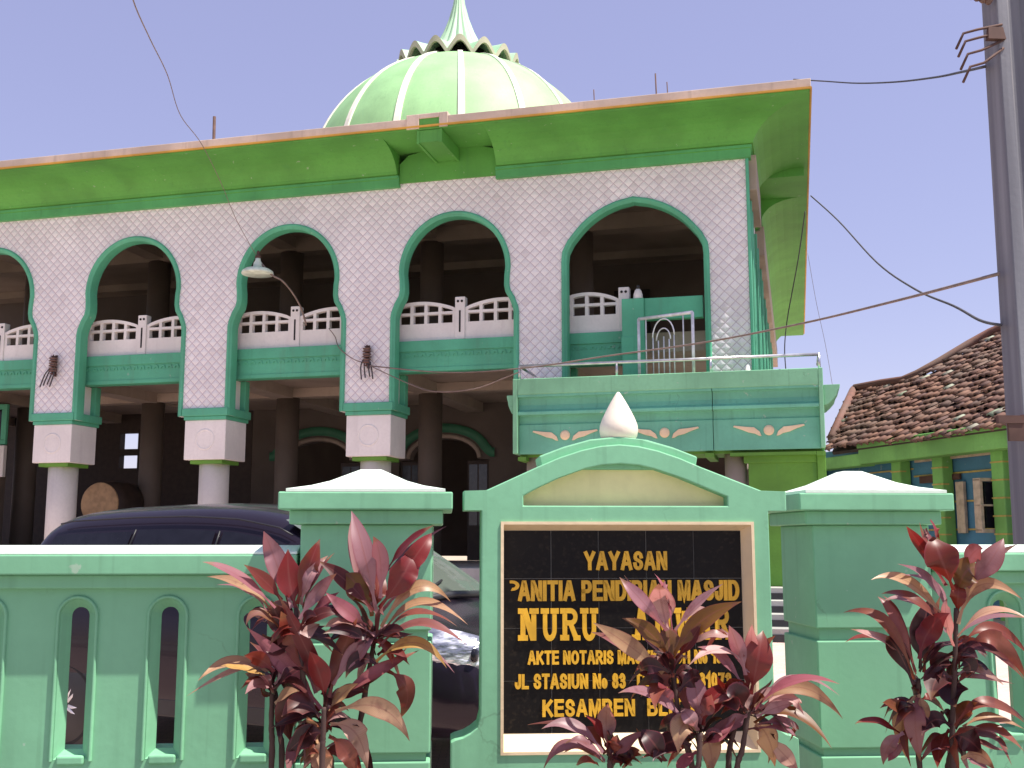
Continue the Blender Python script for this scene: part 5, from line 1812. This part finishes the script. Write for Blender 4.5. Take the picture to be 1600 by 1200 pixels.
plant('large red-leaved plant with tall crowns covering the right of the gold lettering', (1110, 1200), 3.72, [
    ([[(1085, 1230, 0.03), (1065, 1140, 0.03), (1049, 1040, 0.03)]], [
        ((1042, 985), (1002, 938), (968, 902), 19, 'mauve_sheen'), ((1043, 985), (1034, 945), (1029, 912), 38, 'pale'), ((1048, 1032), (1014, 988), (972, 966), 20, 'olive'),
        ((1051, 1028), (1094, 972), (1159, 940), 26, 'olive'), ((1048, 1038), (1045, 1005), (1043, 976), 34, 'olive'), ((1056, 985), (1088, 946), (1130, 912), 11, 'mauve_sheen'),
        ((1036, 1052), (982, 1008), (927, 973), 24, 'tan'), ((1070, 970), (1090, 955), (1108, 958), 11, 'pale'), ((1050, 985), (1040, 930), (1022, 896), 5, 'pink'),
        ((1056, 1030), (1080, 1000), (1095, 975), 16, 'rb'), ((1046, 1050), (1015, 1040), (1000, 1050), 22, 'dark'), ((1054, 1055), (1030, 1070), (1024, 1110), 24, 'brown'),
        ((1054, 1110), (1040, 1085), (1029, 1066), 17, 'mauve_sheen'), ((1078, 1134), (1020, 1086), (966, 1083), 14, 'mauve_sheen'), ((1060, 1080), (1082, 1060), (1096, 1062), 24, 'dark')],
        [(1050, 1060, 12, 35, 75, -70, 250, DK)]),
    ([[(1150, 1230, 0), (1160, 1170, 0), (1170, 1110, 0)], [(1138, 1230, 0.05), (1142, 1160, 0.05), (1160, 1105, 0.03)]], [
        ((1165, 1055), (1152, 1010), (1139, 977), 21, 'mauve_sheen'), ((1168, 1050), (1173, 1010), (1175, 976), 17, 'mauve_sheen'), ((1173, 1085), (1184, 1030), (1192, 985), 40, 'red'),
        ((1171, 1110), (1165, 1092), (1166, 1072), 30, 'pale'), ((1181, 1108), (1240, 1064), (1312, 1069), 11, 'pink'), ((1179, 1105), (1250, 1074), (1317, 1123), 19, 'tan'),
        ((1181, 1114), (1227, 1092), (1256, 1117), 15, 'pale'), ((1179, 1130), (1240, 1114), (1300, 1170), 13, 'olive'), ((1160, 1106), (1141, 1092), (1106, 1105), 10, 'pink'),
        ((1160, 1072), (1128, 1028), (1090, 1011), 13, 'mauve_sheen'), ((1146, 997), (1110, 993), (1082, 1006), 11, 'pale'), ((1156, 1030), (1118, 1016), (1075, 1041), 11, 'pale'),
        ((1180, 1132), (1200, 1152), (1211, 1198), 30, 'tan'), ((1196, 1150), (1226, 1180), (1248, 1206), 22, 'tan'), ((1185, 1132), (1225, 1128), (1246, 1142), 12, 'mauve_sheen'),
        ((1185, 1138), (1222, 1138), (1244, 1152), 10, 'mauve_sheen'), ((1178, 1110), (1200, 1085), (1212, 1076), 14, 'pale'), ((1182, 1120), (1215, 1105), (1240, 1100), 16, 'pale'),
        ((1166, 1112), (1150, 1090), (1142, 1092), 40, 'dark'), ((1168, 1118), (1150, 1128), (1130, 1150), 18, 'mauve_sheen'), ((1160, 1095), (1150, 1075), (1140, 1060), 30, 'rb')],
        [(1170, 1118, 12, 35, 80, -80, 200, DK)]),
    ([[(1090, 1240, -0.05), (1092, 1190, -0.05), (1094, 1145, -0.05)]], [
        ((1096, 1132), (1088, 1085), (1082, 1045), 28, 'mauve_sheen'), ((1099, 1134), (1112, 1094), (1144, 1070), 28, 'red'), ((1091, 1142), (1078, 1122), (1064, 1106), 20, 'mauve_sheen'),
        ((1089, 1140), (1066, 1134), (1060, 1178), 32, 'tan'), ((1097, 1150), (1109, 1166), (1113, 1206), 32, 'tan'), ((1104, 1168), (1125, 1140), (1144, 1118), 12, 'mauve_sheen'),
        ((1100, 1160), (1128, 1150), (1150, 1120), 10, 'pink'), ((1085, 1150), (1055, 1130), (1030, 1140), 26, 'dark'), ((1080, 1165), (1045, 1160), (1020, 1190), 28, 'dark'),
        ((1090, 1175), (1070, 1190), (1062, 1215), 16, 'pink'), ((1040, 1190), (1020, 1160), (1002, 1140), 30, 'dark'), ((1095, 1120), (1105, 1105), (1112, 1085), 20, 'brown')],
        [(1092, 1155, 11, 35, 75, -20, 220, DK)]),
])
plant('tall red-leaved plant in front of the right gate post and right wall', (1480, 1200), 3.9, [
    ([[(1490, 1240, 0.0), (1488, 1140, 0.0), (1492, 1040, 0.0), (1494, 950, 0.0)]], [
        ((1478, 915), (1442, 858), (1416, 822), 16, 'red'), ((1490, 922), (1470, 872), (1458, 838), 46, 'rb'), ((1468, 845), (1461, 828), (1454, 811), 7, 'red'),
        ((1494, 938), (1508, 895), (1530, 888), 38, 'olive'), ((1512, 918), (1547, 877), (1568, 841), 30, 'mauve_sheen'), ((1508, 890), (1520, 865), (1536, 857), 24, 'mauve_sheen'),
        ((1480, 960), (1453, 908), (1402, 881), 10, 'mauve_sheen'), ((1482, 975), (1420, 910), (1361, 906), 14, 'tan'), ((1482, 985), (1425, 935), (1377, 928), 11, 'brown'),
        ((1497, 975), (1532, 914), (1598, 937), 18, 'tan'), ((1497, 995), (1547, 955), (1607, 968), 9, 'tan'), ((1505, 1005), (1553, 982), (1607, 1024), 16, 'brown'),
        ((1510, 1015), (1558, 1000), (1607, 1068), 22, 'brown'), ((1500, 1025), (1533, 1012), (1582, 1040), 10, 'dark'), ((1497, 1055), (1527, 1046), (1568, 1070), 13, 'pale'),
        ((1490, 1010), (1478, 965), (1480, 935), 14, 'pale'), ((1490, 1020), (1470, 1035), (1470, 1060), 28, 'dark'), ((1498, 1050), (1490, 1080), (1494, 1105), 38, 'dark'),
        ((1490, 1060), (1465, 1060), (1455, 1095), 34, 'dark'), ((1496, 960), (1497, 930), (1500, 905), 20, 'rb'), ((1500, 1030), (1515, 1040), (1512, 1060), 24, 'dark')],
        [(1493, 1030, 13, 30, 60, -120, 60, DK)]),
    ([[(1440, 1240, 0.03), (1433, 1150, 0.03), (1435, 1060, 0.03)]], [
        ((1438, 1045), (1442, 985), (1456, 932), 36, 'dark'), ((1436, 1030), (1452, 985), (1484, 958), 30, 'red'), ((1430, 1050), (1400, 970), (1371, 932), 14, 'brown'),
        ((1428, 1062), (1382, 972), (1318, 957), 14, 'brown'), ((1412, 1024), (1380, 1000), (1329, 983), 11, 'pale'), ((1428, 1070), (1402, 1015), (1384, 996), 26, 'dark'),
        ((1438, 1050), (1465, 1015), (1490, 1008), 8, 'dark'), ((1440, 1062), (1468, 1035), (1490, 1028), 7, 'dark'),
        ((1432, 1088), (1411, 1125), (1416, 1184), 26, 'tan'), ((1434, 1090), (1430, 1130), (1438, 1190), 28, 'brown'), ((1424, 1120), (1400, 1104), (1379, 1098), 16, 'olive'),
        ((1412, 1150), (1370, 1128), (1336, 1131), 9, 'red'), ((1412, 1145), (1390, 1165), (1380, 1195), 19, 'mauve_sheen'), ((1435, 1085), (1440, 1110), (1436, 1140), 22, 'tan')],
        [(1434, 1100, 12, 30, 60, -110, 250, DK)]),
    ([[(1480, 1240, 0.05), (1484, 1180, 0.05), (1488, 1135, 0.05)]], [
        ((1493, 1135), (1540, 1098), (1602, 1130), 14, 'brown'), ((1505, 1136), (1547, 1122), (1600, 1139), 11, 'tan'), ((1510, 1145), (1553, 1139), (1600, 1174), 11, 'brown'),
        ((1489, 1148), (1513, 1156), (1535, 1178), 34, 'dark'), ((1503, 1185), (1530, 1180), (1555, 1205), 18, 'tan'), ((1486, 1135), (1460, 1125), (1440, 1150), 24, 'dark'),
        ((1490, 1130), (1505, 1110), (1528, 1098), 20, 'brown'), ((1484, 1140), (1470, 1165), (1465, 1200), 22, 'rb'), ((1498, 1145), (1545, 1150), (1575, 1172), 9, 'dark')],
        [(1487, 1150, 14, 35, 70, -100, 240, DK)]),
])
